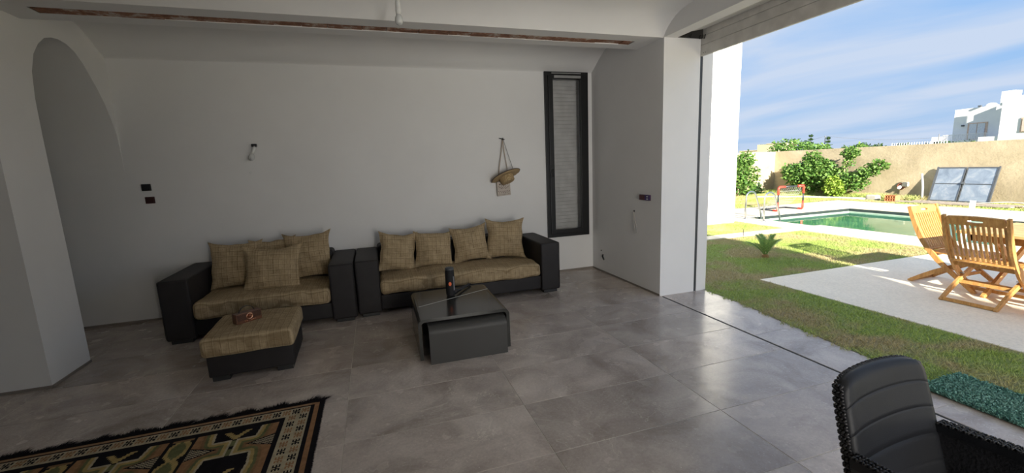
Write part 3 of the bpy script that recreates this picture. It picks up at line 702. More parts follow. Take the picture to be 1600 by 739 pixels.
# ---- rug: pattern woven as coloured cells
def rug():
    X0, X1, Y0, Y1 = -3.20, -.462, 1.55, 3.125; cs = .0042
    nx, ny = int((X1-X0)/cs), int((Y1-Y0)/cs)
    xs = X1-(np.arange(nx)+.5)*cs; ys = Y1-(np.arange(ny)+.5)*cs
    U, V = np.meshgrid(X1-xs, Y1-ys)     # distances from the right and far edges
    BK, CR, TN, BR, GN, GD, OR = range(7)
    A = np.full(U.shape, BK)
    W_, H_ = X1-X0, Y1-Y0
    ul = np.minimum(U, W_-U); vl = np.minimum(V, H_-V)
    # side borders (right/left) and end borders (far/near)
    side = ul; end = vl
    A[(end < .045)] = BK
    inb = (side > .030) & (side < .060); A[inb & (end > .02)] = OR
    st = (end > .018) & (end < .040); A[st & (side > .05)] = OR
    A[(end > .024) & (end < .032) & (side > .08)] = TN
    cream = ((side > .085) & (side < .225) & (end > .055)) | ((end > .055) & (end < .145) & (side > .085)); A[cream] = CR
    # little creature motifs in the borders
    glyph = ["X.X.X", "X.X.X", "XXXXX", "..X..", "XXXXX", "X.X.X", "X.X.X"]
    def put(cx, cy, w, h, col, rot=0):       # cx from right edge, cy from far edge
        G = np.array([[c == 'X' for c in r] for r in glyph]); 
        if rot: G = G.T
        i0 = int((cy-h/2)/cs); j0 = int((cx-w/2)/cs); hh = int(h/cs); ww = int(w/cs)
        for i in range(hh):
            for j in range(ww):
                if 0 <= i0+i < ny and 0 <= j0+j < nx and G[int(i*G.shape[0]/hh), int(j*G.shape[1]/ww)]: A[i0+i, j0+j] = col
    k = 0; c = .115
    while c < W_-.1:
        for yy in (.100, H_-.100): put(c, yy, .047, .062, BK if k % 2 else OR)
        k += 1; c += .0585
    k = 0; c = .175
    while c < H_-.16:
        for side_ in (0, 1):
            a, b = (.122, .188); 
            if side_: a, b = W_-a, W_-b
            put(a, c, .044, .058, BK if k % 2 == 0 else OR); put(b, c+.0, .044, .058, OR if k % 2 == 0 else BK)
        k += 1; c += .073
    # field
    fx, fy = U-.255, V-.190
    FW, FH = W_-.51, H_-.38
    field = (fx > 0) & (fx < FW) & (fy > 0) & (fy < FH)
    per = .605; u = np.mod(fx, per); rowh = .385; v = np.mod(fy, rowh); vm = np.abs(v-rowh*.48)  # mirrored about the triangle line
    bw = .455; uc = np.abs(u-bw/2)            # distance from block centre
    vt = np.minimum(v, rowh-v)
    blk = field & (u < bw)
    # outline: top notch half width .115 -> .105, depth .115 ; body elsewhere
    notch_w = .125-.12*vt; notch = (uc < notch_w) & (vt < .110)
    body = blk & ~notch
    dn = np.where(vt < .110, uc-notch_w, np.hypot(np.maximum(uc-.11, 0), vt-.110))  # distance to the notch
    dn = np.where((vt >= .110) & (uc <= .11), vt-.110, dn)
    dc = np.minimum(dn, np.where(vt > .11, uc-.012, 9))
    A[body] = TN
    A[body & (dc < .014)] = CR
    A[body & (dc >= .014) & (dc < .034)] = GD
    A[body & (dc >= .034) & (dc < .052)] = GN
    A[body & (dc >= .070)] = OR
    A[body & (dc >= .052) & (dc < .070)] = BR
    cc = body & (uc < .012) & (vt > .11); A[cc] = GN; A[cc & (np.mod(v, .09) < .03)] = BK
    # checkered triangles from both sides
    side_d = np.minimum(u, bw-u); tri = body & (side_d < .155) & (vm < .062*(1-side_d/.155))
    A[tri] = BK; tin = tri & (vm < .062*(1-side_d/.155)-.009)
    A[tin & (np.mod(np.floor(fx/.011)+np.floor(fy/.0085), 2) == 0)] = CR
    # golden hook in the notch
    hook = blk & notch & (((np.abs(uc-(.085-v*.9)) < .016) & (v > .015) & (v < .085)) | ((uc < .018) & (v > .06)))
    stepn = np.floor(v/.016)*.016
    A[blk & notch & (np.abs(uc-(.07-stepn*.8)) < .02) & (v > .02) & (v < .10)] = GD
    A[blk & notch & (uc < .014) & (v > .07) & (v < .115)] = GD
    # narrow golden column between blocks
    nr = field & (u > bw+.018) & (u < per-.02)
    sv = np.floor(v/.018)*.018; cen = (bw+per)/2; ww_ = .025+.045*np.abs(np.sin(sv*16))
    A[nr] = BK; A[nr & (np.abs(u-cen+.005) < ww_)] = GD; A[nr & (np.abs(u-cen) < ww_-.03)] = GN
    A[nr & (v < .02)] = BR
    names = [('black_wool', (.012, .010, .012)), ('cream_wool', (.47, .40, .27)), ('tan_wool', (.36, .27, .17)), ('brown_wool', (.25, .15, .075)), ('green_wool', (.15, .155, .07)), ('gold_wool', (.42, .31, .12)), ('rust_wool', (.33, .18, .09))]
    mats = []
    for n_, c_ in names:
        m, nt, N, L, p = nodes(n_, c_, .95, 0, .1); vv = coords(N, L, 'Position')
        L.new(ramp(N, L, ntex(N, L, vv, 22, 5, .7), [(.3, tuple(x*.7 for x in c_)), (.7, tuple(x*1.15 for x in c_))]), p.inputs['Base Color'])
        bump(N, L, p, ntex(N, L, vv, 260, 2), .5, .004); mats.append(m)
    vs = []; fs = []; mi = []; zt = .009
    for i in range(ny):
        row = A[i]; j = 0; ya, yb_ = Y1-i*cs, Y1-(i+1)*cs
        ch = np.flatnonzero(np.diff(row))+1; e = [0, *ch.tolist(), nx]
        for a, b in zip(e[:-1], e[1:]):
            o = len(vs); xa, xb = X1-a*cs, X1-b*cs
            vs += [(xa, ya, zt), (xb, ya, zt), (xb, yb_, zt), (xa, yb_, zt)]; fs.append((o, o+1, o+2, o+3)); mi.append(int(row[a]))
    me = bpy.data.meshes.new('woven_pile'); me.from_pydata(vs, [], fs)
    for m in mats: me.materials.append(m)
    me.polygons.foreach_set('material_index', mi); me.update()
    t = thing('rug', 'black, cream and brown patterned tribal rug on the stone floor at the left', 'rug', (0, 0, 0))
    o = bpy.data.objects.new('woven_pile', me); COL.objects.link(o); o.parent = t
    MB().box(X0, X1, Y0, Y1, .0005, .0085).build('backing', mats[0], t)
    n = 5200; fxp = rng.uniform(X0, X1, n); ln = rng.uniform(.03, .062, n)*(1+.35*np.sin(fxp*31)+.25*np.sin(fxp*67+1)); 
    lean = .03*np.sin(fxp*9)+rng.normal(.012, .018, n)
    V_ = np.zeros((n*2, 3, 3))
    for e_, (yy, sg) in enumerate(((Y1, 1), (Y0, -1))):
        s_ = slice(e_*n, (e_+1)*n); z = rng.uniform(.002, .012, n)
        V_[s_, 0] = np.stack([fxp-.003, np.full(n, yy-.004*sg), z], 1); V_[s_, 1] = np.stack([fxp+.003, np.full(n, yy-.004*sg), z], 1)
        V_[s_, 2] = np.stack([fxp+lean, yy+sg*ln, rng.uniform(.001, .016, n)], 1)
    f = tri_mesh('fringe', V_.reshape(-1, 3), np.arange(n*6).reshape(-1, 3), mats[0], t); f['kind'] = 'stuff'
    n = 1500; yy = rng.uniform(Y0, Y1, n); V_ = np.zeros((n, 3, 3)); z = rng.uniform(.002, .01, n)
    V_[:, 0] = np.stack([np.full(n, X1-.003), yy-.002, z], 1); V_[:, 1] = np.stack([np.full(n, X1-.003), yy+.002, z], 1)
    V_[:, 2] = np.stack([X1+rng.uniform(.002, .012, n), yy+rng.normal(0, .006, n), z*.6], 1)
    f = tri_mesh('edge_fuzz', V_.reshape(-1, 3), np.arange(n*3).reshape(-1, 3), mats[0], t); f['kind'] = 'stuff'
rug()

# ---- black wicker-look armchair in the foreground
def black_chair():
    PL = simple('black_moulded_plastic', (.010, .011, .014), .48, 0, .35, .2, 6, .25, 500)
    WK, nt, N, L, p = nodes('black_wicker_relief', (.020, .020, .023), .36)
    bump(N, L, p, ntex(N, L, coords(N, L, 'Object'), 90, 2), .6, .006)
    t = thing('garden_armchair', 'black plastic armchair with curved ribbed backrest and woven-look arms at bottom right', 'chair', (1.71, .618, 0), .05)
    # local: faces -y. back at y≈+.25
    def back_pt(u, v, off):        # u -1..1 across, v 0..1 up
        z = .304+.535*v
        hw = .248-.022*v
        if v > .80: hw *= 1-.10*((v-.80)/.20)**3
        x = u*hw
        y = .221+.14*v - .014*u*u
        return Vector((x, y+off, z))
    top = lambda u: 1-.022*u*u-.03*abs(u)**8
    nu, nv = 20, 24; faces = []; mb = MB()
    rows = [.0, .205, .215, .43, .44, .665, .675]
    vlist = sorted(set([i/nv for i in range(nv+1)] + [g+d for g in (.33, .50, .68, .855) for d in (-.0025, 0, .0025)]))
    V1 = []; V2 = []
    for v in vlist:
        r1 = []; r2 = []
        for i in range(nu+1):
            u = -1+2*i/nu; vv = v*top(u)
            groove = .0025 if any(abs(v-g) < .001 for g in (.33, .50, .68, .855)) else 0
            edge = .006*max(0, (abs(u)-.9)/.1)**2 + .006*max(0, (v-.96)/.04)**2
            r1.append(back_pt(u, vv, groove+edge)); r2.append(back_pt(u, vv, .042))
        V1.append(r1); V2.append(r2)
    n = nu+1; vs = [p for r in V1 for p in r]; o2 = len(vs); vs += [p for r in V2 for p in r]; fs = []
    R = len(vlist)
    for a in range(R-1):
        for b in range(nu):
            fs.append((a*n+b, a*n+b+1, (a+1)*n+b+1, (a+1)*n+b)); fs.append((o2+a*n+b, o2+(a+1)*n+b, o2+(a+1)*n+b+1, o2+a*n+b+1))
        fs.append((a*n, (a+1)*n, o2+(a+1)*n, o2+a*n)); fs.append((a*n+nu, o2+a*n+nu, o2+(a+1)*n+nu, (a+1)*n+nu))
    for b in range(nu): fs.append(((R-1)*n+b, (R-1)*n+b+1, o2+(R-1)*n+b+1, o2+(R-1)*n+b)); fs.append((b, o2+b, o2+b+1, b+1))
    mb.add(vs, fs, 0, True); mb.build('backrest', PL, t)
    # woven edge: beads down both sides and over the top of the shell behind
    wv_ = MB()
    def beads(pts, r):
        pts = [Vector(p) for p in pts]; L_ = 0
        for a, b in zip(pts[:-1], pts[1:]):
            m = max(1, int((b-a).length/(r*1.15)))
            for k in range(m):
                c = a+(b-a)*((k+.5)/m); d = (b-a).normalized()
                bm = bmesh.new(); bmesh.ops.create_icosphere(bm, subdivisions=1, radius=1)
                q = d.to_track_quat('X', 'Z').to_matrix().to_4x4()
                M = Matrix.Translation(c) @ q @ Matrix.Rotation(.6 if k % 2 else -.6, 4, 'Z') @ Matrix.Diagonal((r*.55, r*1.15, r*.9, 1))
                wv_.frombm(bm, 0, M, True)
    for s in (-1, 1):
        for off in (.018, .030, .042):
            beads([back_pt(s*1.0, v*top(1), off)+Vector((s*.001, 0, 0)) for v in [i/12 for i in range(13)]], .0085)
    beads([back_pt(u, top(u), .040)+Vector((0, 0, -.003)) for u in [-1+i/8 for i in range(17)]], .008)
    for r_ in range(14):
        beads([back_pt(-.97+1.94*i/6, top(-1+2*i/6)*(r_+.5)/14.6, .044) for i in range(7)], .016)
    wv_.build('woven_shell', WK, t)
    # arms: solid sides with a woven top rail
    for s in (-1, 1):
        arm = MB()
        P = [(s*.240, .285, .600), (s*.250, .12, .612), (s*.255, -.02, .618), (s*.268, -.18, .616), (s*.265, -.29, .60), (s*.26, -.33, .56)]
        sp = [(a, b, c-.13) for a, b, c in P[:-1]]
        arm.sweep([(a, b, c-.02) for a, b, c in P], .046, .03)
        side = MB(); nn = len(P)-1
        vs = [(x_+dx, y_, z_-.02) for dx in (-.012, .012) for x_, y_, z_ in P[:-1]] + [(x_+dx, y_, .38) for dx in (-.012, .012) for x_, y_, z_ in P[:-1]]
        fs = []
        for k in range(nn-1):
            fs += [(k, k+1, 2*nn+k+1, 2*nn+k), (nn+k, 3*nn+k, 3*nn+k+1, nn+k+1), (2*nn+k, 2*nn+k+1, 3*nn+k+1, 3*nn+k)]
        side.add(vs, fs); 
        ar = arm.build('armrest', PL, t); side.build('side_panel', WK, ar)
        save = wv_; wv_ = MB()
        for dx in (-.016, 0, .016): beads([(a+dx, b, c-.003) for a, b, c in P], .009)
        wv_.build('woven_edge', WK, ar); wv_ = save
    rbox(.22, .25, .03, .02, 6, M=Matrix.Translation((0, -.02, .40))).build('seat', PL, t)
    for sx in (-1, 1):
        for sy in (-1, 1):
            MB().sweep([(sx*.225, sy*.24-.02, .40), (sx*.24, sy*.27-.02, 0)], .04, [.05, .032]).build('leg', PL, t)
black_chair()

# ================================================================= OUTDOORS
def grass_mat(name, far=False, pal=None):
    m, nt, N, L, p = nodes(name, (.2, .3, .06), .7, 0, .2)
    v = coords(N, L, 'Position')
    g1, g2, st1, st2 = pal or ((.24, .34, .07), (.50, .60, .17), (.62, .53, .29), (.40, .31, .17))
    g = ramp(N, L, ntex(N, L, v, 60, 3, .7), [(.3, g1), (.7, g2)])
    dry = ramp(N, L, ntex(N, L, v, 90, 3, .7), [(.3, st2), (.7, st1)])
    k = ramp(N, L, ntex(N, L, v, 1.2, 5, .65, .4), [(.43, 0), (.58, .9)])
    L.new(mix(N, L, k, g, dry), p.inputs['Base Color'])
    if not far: pass
    return m
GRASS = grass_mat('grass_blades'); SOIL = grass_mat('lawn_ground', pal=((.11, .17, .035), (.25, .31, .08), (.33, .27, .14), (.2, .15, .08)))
FARG = simple('distant_ground', (.16, .19, .07), .9)
def concrete_mat(name, a, b):
    m, nt, N, L, p = nodes(name, a, .75, 0, .3); v = coords(N, L, 'Position')
    c = ramp(N, L, ntex(N, L, v, 1.6, 8, .65, .5), [(.3, a), (.7, b)])
    sp = ramp(N, L, ntex(N, L, v, 45, 4, .7), [(.35, .86), (.6, 1.0)])
    L.new(mix(N, L, 1, c, sp, 'MULTIPLY'), p.inputs['Base Color'])
    bump(N, L, p, ntex(N, L, v, 25, 5), .15, .01); return m
CONC = concrete_mat('pale_concrete', (.84, .76, .62), (.92, .84, .70))
DECK = concrete_mat('pale_pool_stone', (.74, .66, .51), (.84, .76, .60))

o = MB().box(-300, 600, -400, 600, -1.8, -1.5).build('distant_land', FARG); struct(o); o.name = 'ground_far'
# lawn bed: the garden's ground, cut out where the pool lies
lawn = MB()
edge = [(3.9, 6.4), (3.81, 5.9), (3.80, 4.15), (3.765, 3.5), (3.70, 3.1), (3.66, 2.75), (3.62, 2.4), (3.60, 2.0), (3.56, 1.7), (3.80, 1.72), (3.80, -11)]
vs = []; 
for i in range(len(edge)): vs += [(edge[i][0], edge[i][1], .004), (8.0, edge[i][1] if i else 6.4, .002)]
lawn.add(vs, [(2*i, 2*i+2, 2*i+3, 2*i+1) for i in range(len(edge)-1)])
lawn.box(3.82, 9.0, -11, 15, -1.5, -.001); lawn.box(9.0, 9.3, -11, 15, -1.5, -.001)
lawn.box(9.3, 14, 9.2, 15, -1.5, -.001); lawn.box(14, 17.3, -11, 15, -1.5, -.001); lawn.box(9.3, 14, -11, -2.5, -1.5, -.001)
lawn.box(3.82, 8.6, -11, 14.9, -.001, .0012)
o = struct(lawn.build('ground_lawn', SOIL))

def blades(name, n, region, reject, h, w, mat, kind_label, cat='grass', bias=0, dens=None):
    x0, x1, y0, y1 = region
    P = np.stack([rng.uniform(x0, x1, n), rng.uniform(y0, y1, n)], 1)
    P = P[~reject(P[:, 0], P[:, 1])]
    n = len(P); a = rng.uniform(0, 2*np.pi, n); hh = rng.uniform(.45, 1, n)*h; ln = rng.uniform(.2, 1.3, n)*h
    d = np.stack([np.cos(a), np.sin(a)], 1); la = rng.uniform(0, 2*np.pi, n)
    V = np.zeros((n, 3, 3)); ww = w*rng.uniform(.6, 1.2, n)
    V[:, 0, :2] = P-d*ww[:, None]; V[:, 1, :2] = P+d*ww[:, None]
    V[:, 2, :2] = P+np.stack([np.cos(la), np.sin(la)], 1)*ln[:, None]; V[:, 2, 2] = hh
    o = tri_mesh(name, V.reshape(-1, 3), np.arange(n*3).reshape(-1, 3), mat)
    return o
ex = np.array([e[1] for e in edge][::-1]); ey = np.array([e[0] for e in edge][::-1])
def rej_near(x, y):
    el = np.interp(y, ex, ey)+.03*np.sin(y*23)+.02*np.sin(y*61)-.03
    patio = (x > 4.70+.02*np.sin(y*30)) & (y < 4.22+.02*np.sin(x*25))
    path = (y > 6.72) & (y < 7.10); deck = x > 8.62
    return (x < el) | patio | path | deck | ((y > 8.38) & (y < 8.9) & (x < 8.5))
o = blades('lawn_grass', 330000, (3.5, 8.7, .9, 11), rej_near, .036, .0032, GRASS, ''); tag(o, 'short patchy green grass between the stone sill, patio and pool deck', 'grass', kind='stuff')
o = blades('lawn_grass', 90000, (8.0, 17, 10.3, 14.7), lambda x, y: (y < 10.62) & (x < 15.25), .07, .008, GRASS, ''); tag(o, 'sunlit green grass strip behind the pool along the left garden wall', 'grass', kind='stuff')
o = blades('lawn_grass', 50000, (15.2, 17, 3, 10.7), lambda x, y: (x < 15.2) | ((rng.random(len(x)) > np.where(y > 8.9, 1, .45))), .055, .008, GRASS, ''); tag(o, 'thin grass strip between the pool deck and the long garden wall', 'grass', kind='stuff')
# fallen longer tufts by the walls
o = blades('wall_weeds', 6000, (16.2, 16.95, 8.9, 14.6), lambda x, y: np.sin(y*5)+np.sin(y*13) < -.6, .22, .012, GRASS, ''); tag(o, 'longer weeds at the foot of the long garden wall', 'weeds', kind='stuff')

# patio slab, walkway kerb, pool deck
struct(MB().cbox(4.72, 11.0, -8, 4.20, -.1, .012, .006).build('patio_slab', CONC)); bpy.data.objects['patio_slab'].name = 'floor_patio'
kb = MB()
kerb = struct(MB().box(3.83, 8.62, 6.76, 7.06, -.1, .010).build('kerb_bed', CONC)); kerb.name = 'trim_2'
xk = 3.84
while xk < 8.6:
    w_ = min(.6, 8.62-xk); MB().cbox(xk, xk+w_-.008, 6.755, 7.07, -.02, .024, .005).build('kerb_stone', DECK, kerb); xk += w_
deck = struct(MB().box(8.62, 9.40, -3, 10.6, -.6, .004).box(9.40, 13.2, 8.87, 10.6, -.6, .004).box(13.2, 15.2, -3, 10.6, -.6, .004).box(9.4, 9.6, -3, 6.70, -.6, .004).box(9.6, 13.2, -3, -1.5, -.6, .004).build('floor_deck', DECK))
slab_c = {}
def slab(x0, x1, y0, y1):
    key = (round(x1-x0, 3), round(y1-y0, 3))
    if key in slab_c:
        o = bpy.data.objects.new('deck_slab', slab_c[key]); COL.objects.link(o); o.parent = deck
    else:
        w_, d_ = (x1-x0)/2-.003, (y1-y0)/2-.003
        o = MB().cbox(-w_, w_, -d_, d_, -.01, .016, .003).build('deck_slab', DECK, deck); slab_c[key] = o.data
    o.location = ((x0+x1)/2, (y0+y1)/2, random.uniform(-.001, .001))
for k in range(19): slab(8.62, 9.38 if 6.7 < -3+.716*k+.3 else 9.58, -3+.716*k, -3+.716*(k+1))
for k in range(6): slab(9.4+k*.95, 9.4+(k+1)*.95 if k < 5 else 15.2, 8.90, 10.6)
for k in range(16):
    slab(13.22, 14.2, -3+.742*k, -3+.742*(k+1)); slab(14.2, 15.2, -3+.742*k, -3+.742*(k+1))
# pool shell, dark waterline band, water
shell = simple('pool_shell', (.10, .32, .20), .5); dband = simple('dark_waterline_band', (.035, .05, .05), .3)
pl = MB().box(9.35, 13.25, -1.6, 8.92, -1.45, -1.40)
pool = struct(pl.build('floor_pool', shell))
b_ = MB().box(9.40, 13.2, 8.86, 8.88, -.075, .002).box(13.19, 13.21, -1.5, 8.87, -.075, .002).box(9.39, 9.41, 6.7, 8.87, -.075, .002).box(9.59, 9.61, -1.5, 6.7, -.075, .002)
b_.build('waterline_band', dband, pool)  # dark band round the pool rim, just above the water
b_ = MB().box(9.40, 13.2, 8.85, 8.87, -1.4, -.075).box(13.18, 13.2, -1.5, 8.87, -1.4, -.075).box(9.4, 9.42, 6.7, 8.87, -1.4, -.075).box(9.6, 9.62, -1.5, 6.7, -1.4, -.075)
b_.build('pool_side', simple('pale_pool_side', (.45, .55, .45), .5), pool)
wm, nt, N, L, p = nodes('green_pool_water', (.03, .20, .095), .05, 0, .5)
v = coords(N, L, 'Position')
L.new(ramp(N, L, ntex(N, L, v, .6, 3), [(.35, (.03, .19, .09)), (.7, (.11, .33, .2))]), p.inputs['Base Color'])
bump(N, L, p, ntex(N, L, coords(N, L, 'Position', (1, 1, 1)), 5, 2), .06, .03)
o = MB().box(9.41, 13.19, -1.5, 8.86, -1.2, -.105).build('pool_water', wm); tag(o, 'still green water filling the garden pool', 'water', kind='stuff')

# pillar wing wall
struct(MB().cbox(5.2, 8.50, 8.4, 8.85, -.05, 5.2, .01).build('wall_wing', OUTPAINT))

# garden walls
def ochre():
    m, nt, N, L, p = nodes('ochre_render', (.5, .38, .22), .9, 0, .15); v = coords(N, L, 'Position')
    n1 = ntex(N, L, v, .9, 8, .65, .6)
    c = ramp(N, L, n1, [(.32, (.38, .31, .205)), (.55, (.54, .45, .305)), (.72, (.63, .54, .38))])
    L.new(c, p.inputs['Base Color'])
    h = mix(N, L, .35, ntex(N, L, coords(N, L, 'Position', (1, .5, 1)), 1.6, 6, .6, .8), ntex(N, L, v, 12, 5, .7))
    bump(N, L, p, h, .35, .08); return m
OCH = ochre()
struct(MB().cbox(17.0, 17.25, -12, 14.95, -.2, 1.79, .008).build('wall_garden_side', OCH))
struct(MB().cbox(3.0, 17.0, 14.7, 14.95, -.2, 1.79, .008).build('wall_garden_end', OCH))

# ---- teak folding chairs and table
def folding_chair(label, loc, rz):
    t = thing('folding_chair', label, 'chair', loc, rz, 'teak folding chairs around the garden table')
    W = .245       # half width to stile centre
    stile = [(-.345, .92), (-.315, .83), (-.265, .70), (-.205, .57), (-.12, .44), (-.02, .32), (.10, .21), (.23, .10), (.345, .0)]
    def sp(y):  # not used
        return y
    for s in (-1, 1):
        MB().sweep([(s*W, y, z) for y, z in stile], .026, [.036, .042, .046, .05, .052, .05, .046, .042, .036], (1, 0, 0)).build('stile', TEAK, t)
        leg = [(-.285, 0), (-.17, .085), (-.05, .165), (.08, .24), (.20, .31), (.33, .37), (.36, .385)]
        MB().sweep([(s*(W-.03), y, z) for y, z in leg], .024, [.04, .044, .046, .046, .044, .04, .036], (1, 0, 0)).build('leg', TEAK, t)
    # top rail with a rounded hand slot
    c = Vector((0, -.332, .87)); up = Vector((0, -.26, .965)).normalized(); nrm = Vector((0, -.965, -.26)).normalized()
    ring_o = []; ring_i = []; n = 32
    for k in range(n):
        a = 2*math.pi*k/n; ca, sa = math.cos(a), math.sin(a)
        m = max(abs(ca)/(W-.012), abs(sa)/.042); ox, oz = ca/m, sa/m
        if oz > 0: oz += .012*(1-(ox/W)**2)
        ix = .052*max(-1, min(1, ca*1.3)) + .012*ca; iz = .014*sa + .0
        ring_o.append((ox, oz)); ring_i.append((ix, iz))
    def P(q, d): return c + Vector((q[0], 0, 0)) + up*q[1] + nrm*d
    vs = [P(q, d) for d in (-.011, .011) for r in (ring_o, ring_i) for q in r]; fs = []
    for k in range(n):
        k2 = (k+1) % n
        fs += [(k, k2, n+k2, n+k), (2*n+k, 3*n+k, 3*n+k2, 2*n+k2), (k, 2*n+k, 2*n+k2, k2), (n+k, n+k2, 3*n+k2, 3*n+k)]
    MB().add(vs, fs).build('top_rail', TEAK, t)
    # lower back rail
    MB().bar((-W, -.135, .425), (W, -.135, .425), .045, .022, (0, .3, 1)).build('back_rail', TEAK, t)
    curve = [(-.322, .835), (-.290, .76), (-.255, .67), (-.212, .58), (-.165, .49), (-.135, .43)]
    ns = 12
    for i in range(ns):
        x = -W+.028+(2*W-.056)*i/(ns-1); MB().sweep([(x, y, z) for y, z in curve], .021, .009, (1, 0, 0)).build('back_slat', TEAK, t)
    seat = [(-.10, .405), (0, .398), (.12, .396), (.25, .400), (.34, .405)]
    for i in range(11):
        x = -W+.03+(2*W-.06)*i/10; MB().sweep([(x, y, z) for y, z in seat], .03, .016, (1, 0, 0)).build('seat_slat', TEAK, t)
    for y, z, w, name in ((-.07, .375, W, 'seat_rail'), (.30, .375, W-.02, 'seat_rail'), (-.27, .02, W-.03, 'stretcher'), (.16, .155, W, 'stretcher'), (.28, .06, W, 'stretcher'), (-.02, .18, W-.03, 'stretcher')):
        MB().bar((-w, y, z), (w, y, z), .022, .034, (0, .2, 1)).build(name, TEAK, t)
    for s in (-1, 1):
        MB().tube([(s*(W-.045), .035, .262), (s*(W+.016), .035, .262)], .006, 8).build('pivot_bolt', SILVER, t)
    return t
c0 = folding_chair('teak folding chair seen from behind, nearest the house, hand slot in its top rail', (5.955, 2.59, .012), -math.pi/2)
c1_ = copy_tree(c0); c1_.location = (6.445, 3.125, .012); c1_.rotation_euler = (0, 0, math.pi+.02)
c1_['label'] = 'teak folding chair at the table end nearest the pool, its backrest half in sun'
c2_ = copy_tree(c0); c2_.location = (5.985, 1.93, .012); c2_['label'] = 'teak folding chair cut by the right edge of the photo, only a foot in view'

def table():
    t = thing('garden_table', 'pale teak garden table at the right behind the folding chairs', 'table', (6.53, 1.95, .012))
    x0, x1, y0, y1, z = -.55, .55, -.95, .95, .715
    n = 10; w = (x1-x0-.12)/n
    for i in range(n):
        a = x0+.06+i*w; MB().cbox(a+.002, a+w-.002, y0+.07, y1-.07, z-.022, z, .002).build('top_slat', TEAKTOP, t)
    for a, b, c, d in ((x0, x0+.06, y0, y1), (x1-.06, x1, y0, y1), (x0+.06, x1-.06, y0, y0+.07), (x0+.06, x1-.06, y1-.07, y1)):
        MB().cbox(a, b, c, d, z-.028, z+.001, .004).build('top_frame', TEAKTOP, t)
    for a, b, c, d in ((x0+.07, x0+.095, y0+.09, y1-.09), (x1-.095, x1-.07, y0+.09, y1-.09), (x0+.07, x1-.07, y0+.09, y0+.115), (x0+.07, x1-.07, y1-.115, y1-.09)):
        MB().cbox(a, b, c, d, z-.105, z-.028, .003).build('apron', TEAK, t)
    for sy in (-1, 1):
        y = sy*.72
        MB().bar((-.42, y, .0), (.40, y, .62), .03, .06, (0, 0, 1)).build('leg', TEAK, t)
        MB().bar((.42, y-.035*sy, .0), (-.40, y-.035*sy, .62), .03, .06, (0, 0, 1)).build('leg', TEAK, t)
    MB().bar((0, -.72, .305), (0, .72, .305), .05, .035).build('stretcher', TEAK, t)
table()

# ---- curved white pool pole
o = MB().sweep([(9.33, 4.42, .01), (9.34, 4.42, .2), (9.37, 4.41, .38), (9.42, 4.40, .56), (9.47, 4.42, .74)], .065, .03, (0, 1, 0)).build('white_post', WHITEPL)
tag(o, 'curved white plastic post standing on the pool edge behind the teak chairs', 'post')

# ---- teal door mat
matm = grass_mat('teal_mat_fibre', pal=((.03, .15, .12), (.28, .52, .44), (.38, .60, .52), (.05, .2, .16)))
t = thing('grass_mat', 'shaggy teal artificial grass mat lying on the stone sill', 'mat', (0, 0, 0))
MB().cbox(3.43, 3.83, .15, 1.735, .0055, .012, .003).build('backing', simple('mat_backing', (.02, .08, .06), .8), t)
n = 26000; P = np.stack([rng.uniform(3.42, 3.84, n), rng.uniform(.5, 1.745, n)], 1); a = rng.uniform(0, 6.28, n); la = rng.uniform(0, 6.28, n)
V = np.zeros((n, 4, 3)); d = np.stack([np.cos(a), np.sin(a)], 1)*rng.uniform(.003, .007, n)[:, None]; q = np.stack([np.cos(la), np.sin(la)], 1)*rng.uniform(.006, .02, n)[:, None]; h = rng.uniform(.022, .04, n)
V[:, 0, :2] = P-d*.6; V[:, 1, :2] = P+d*.6; V[:, 0:2, 2] = .010; V[:, 2, :2] = P+d+q; V[:, 3, :2] = P-d+q; V[:, 2, 2] = h; V[:, 3, 2] = h*.9
f = tri_mesh('fibre_pile', V.reshape(-1, 3), np.arange(n*4).reshape(-1, 4), matm, t); f['kind'] = 'stuff'

# ---- pool ladder
def ladder():
    t = thing('pool_ladder', 'stainless steel pool ladder with two looped rails at the pool edge', 'ladder', (9.4, 8.35, 0))
    for yy in (.30, -.25):
        pts = [(-.28, yy, 0), (-.30, yy, .25), (-.29, yy, .45)] + [(-.13+.17*math.cos(a), yy, .55+.17*math.sin(a)) for a in [math.pi-.3-i*.32 for i in range(8)]] + [(.10, yy, .42), (.22, yy, .12), (.25, yy, -.1), (.25, yy, -.9)]
        MB().tube(pts, .021, 10).build('rail', simple('steel_tube', (.6, .6, .6), .22, .95) if yy > 0 else bpy.data.materials['steel_tube'], t)
        MB().lathe([(.05, 0), (.05, .012), (.022, .02)], (-.28, yy, .016), 16).build('flange', bpy.data.materials['steel_tube'], t)
    for z in (-.25, -.5, -.75): MB().cbox(.2, .3, -.25, .3, z-.012, z+.012, .004).build('tread', bpy.data.materials['steel_tube'], t)
ladder()
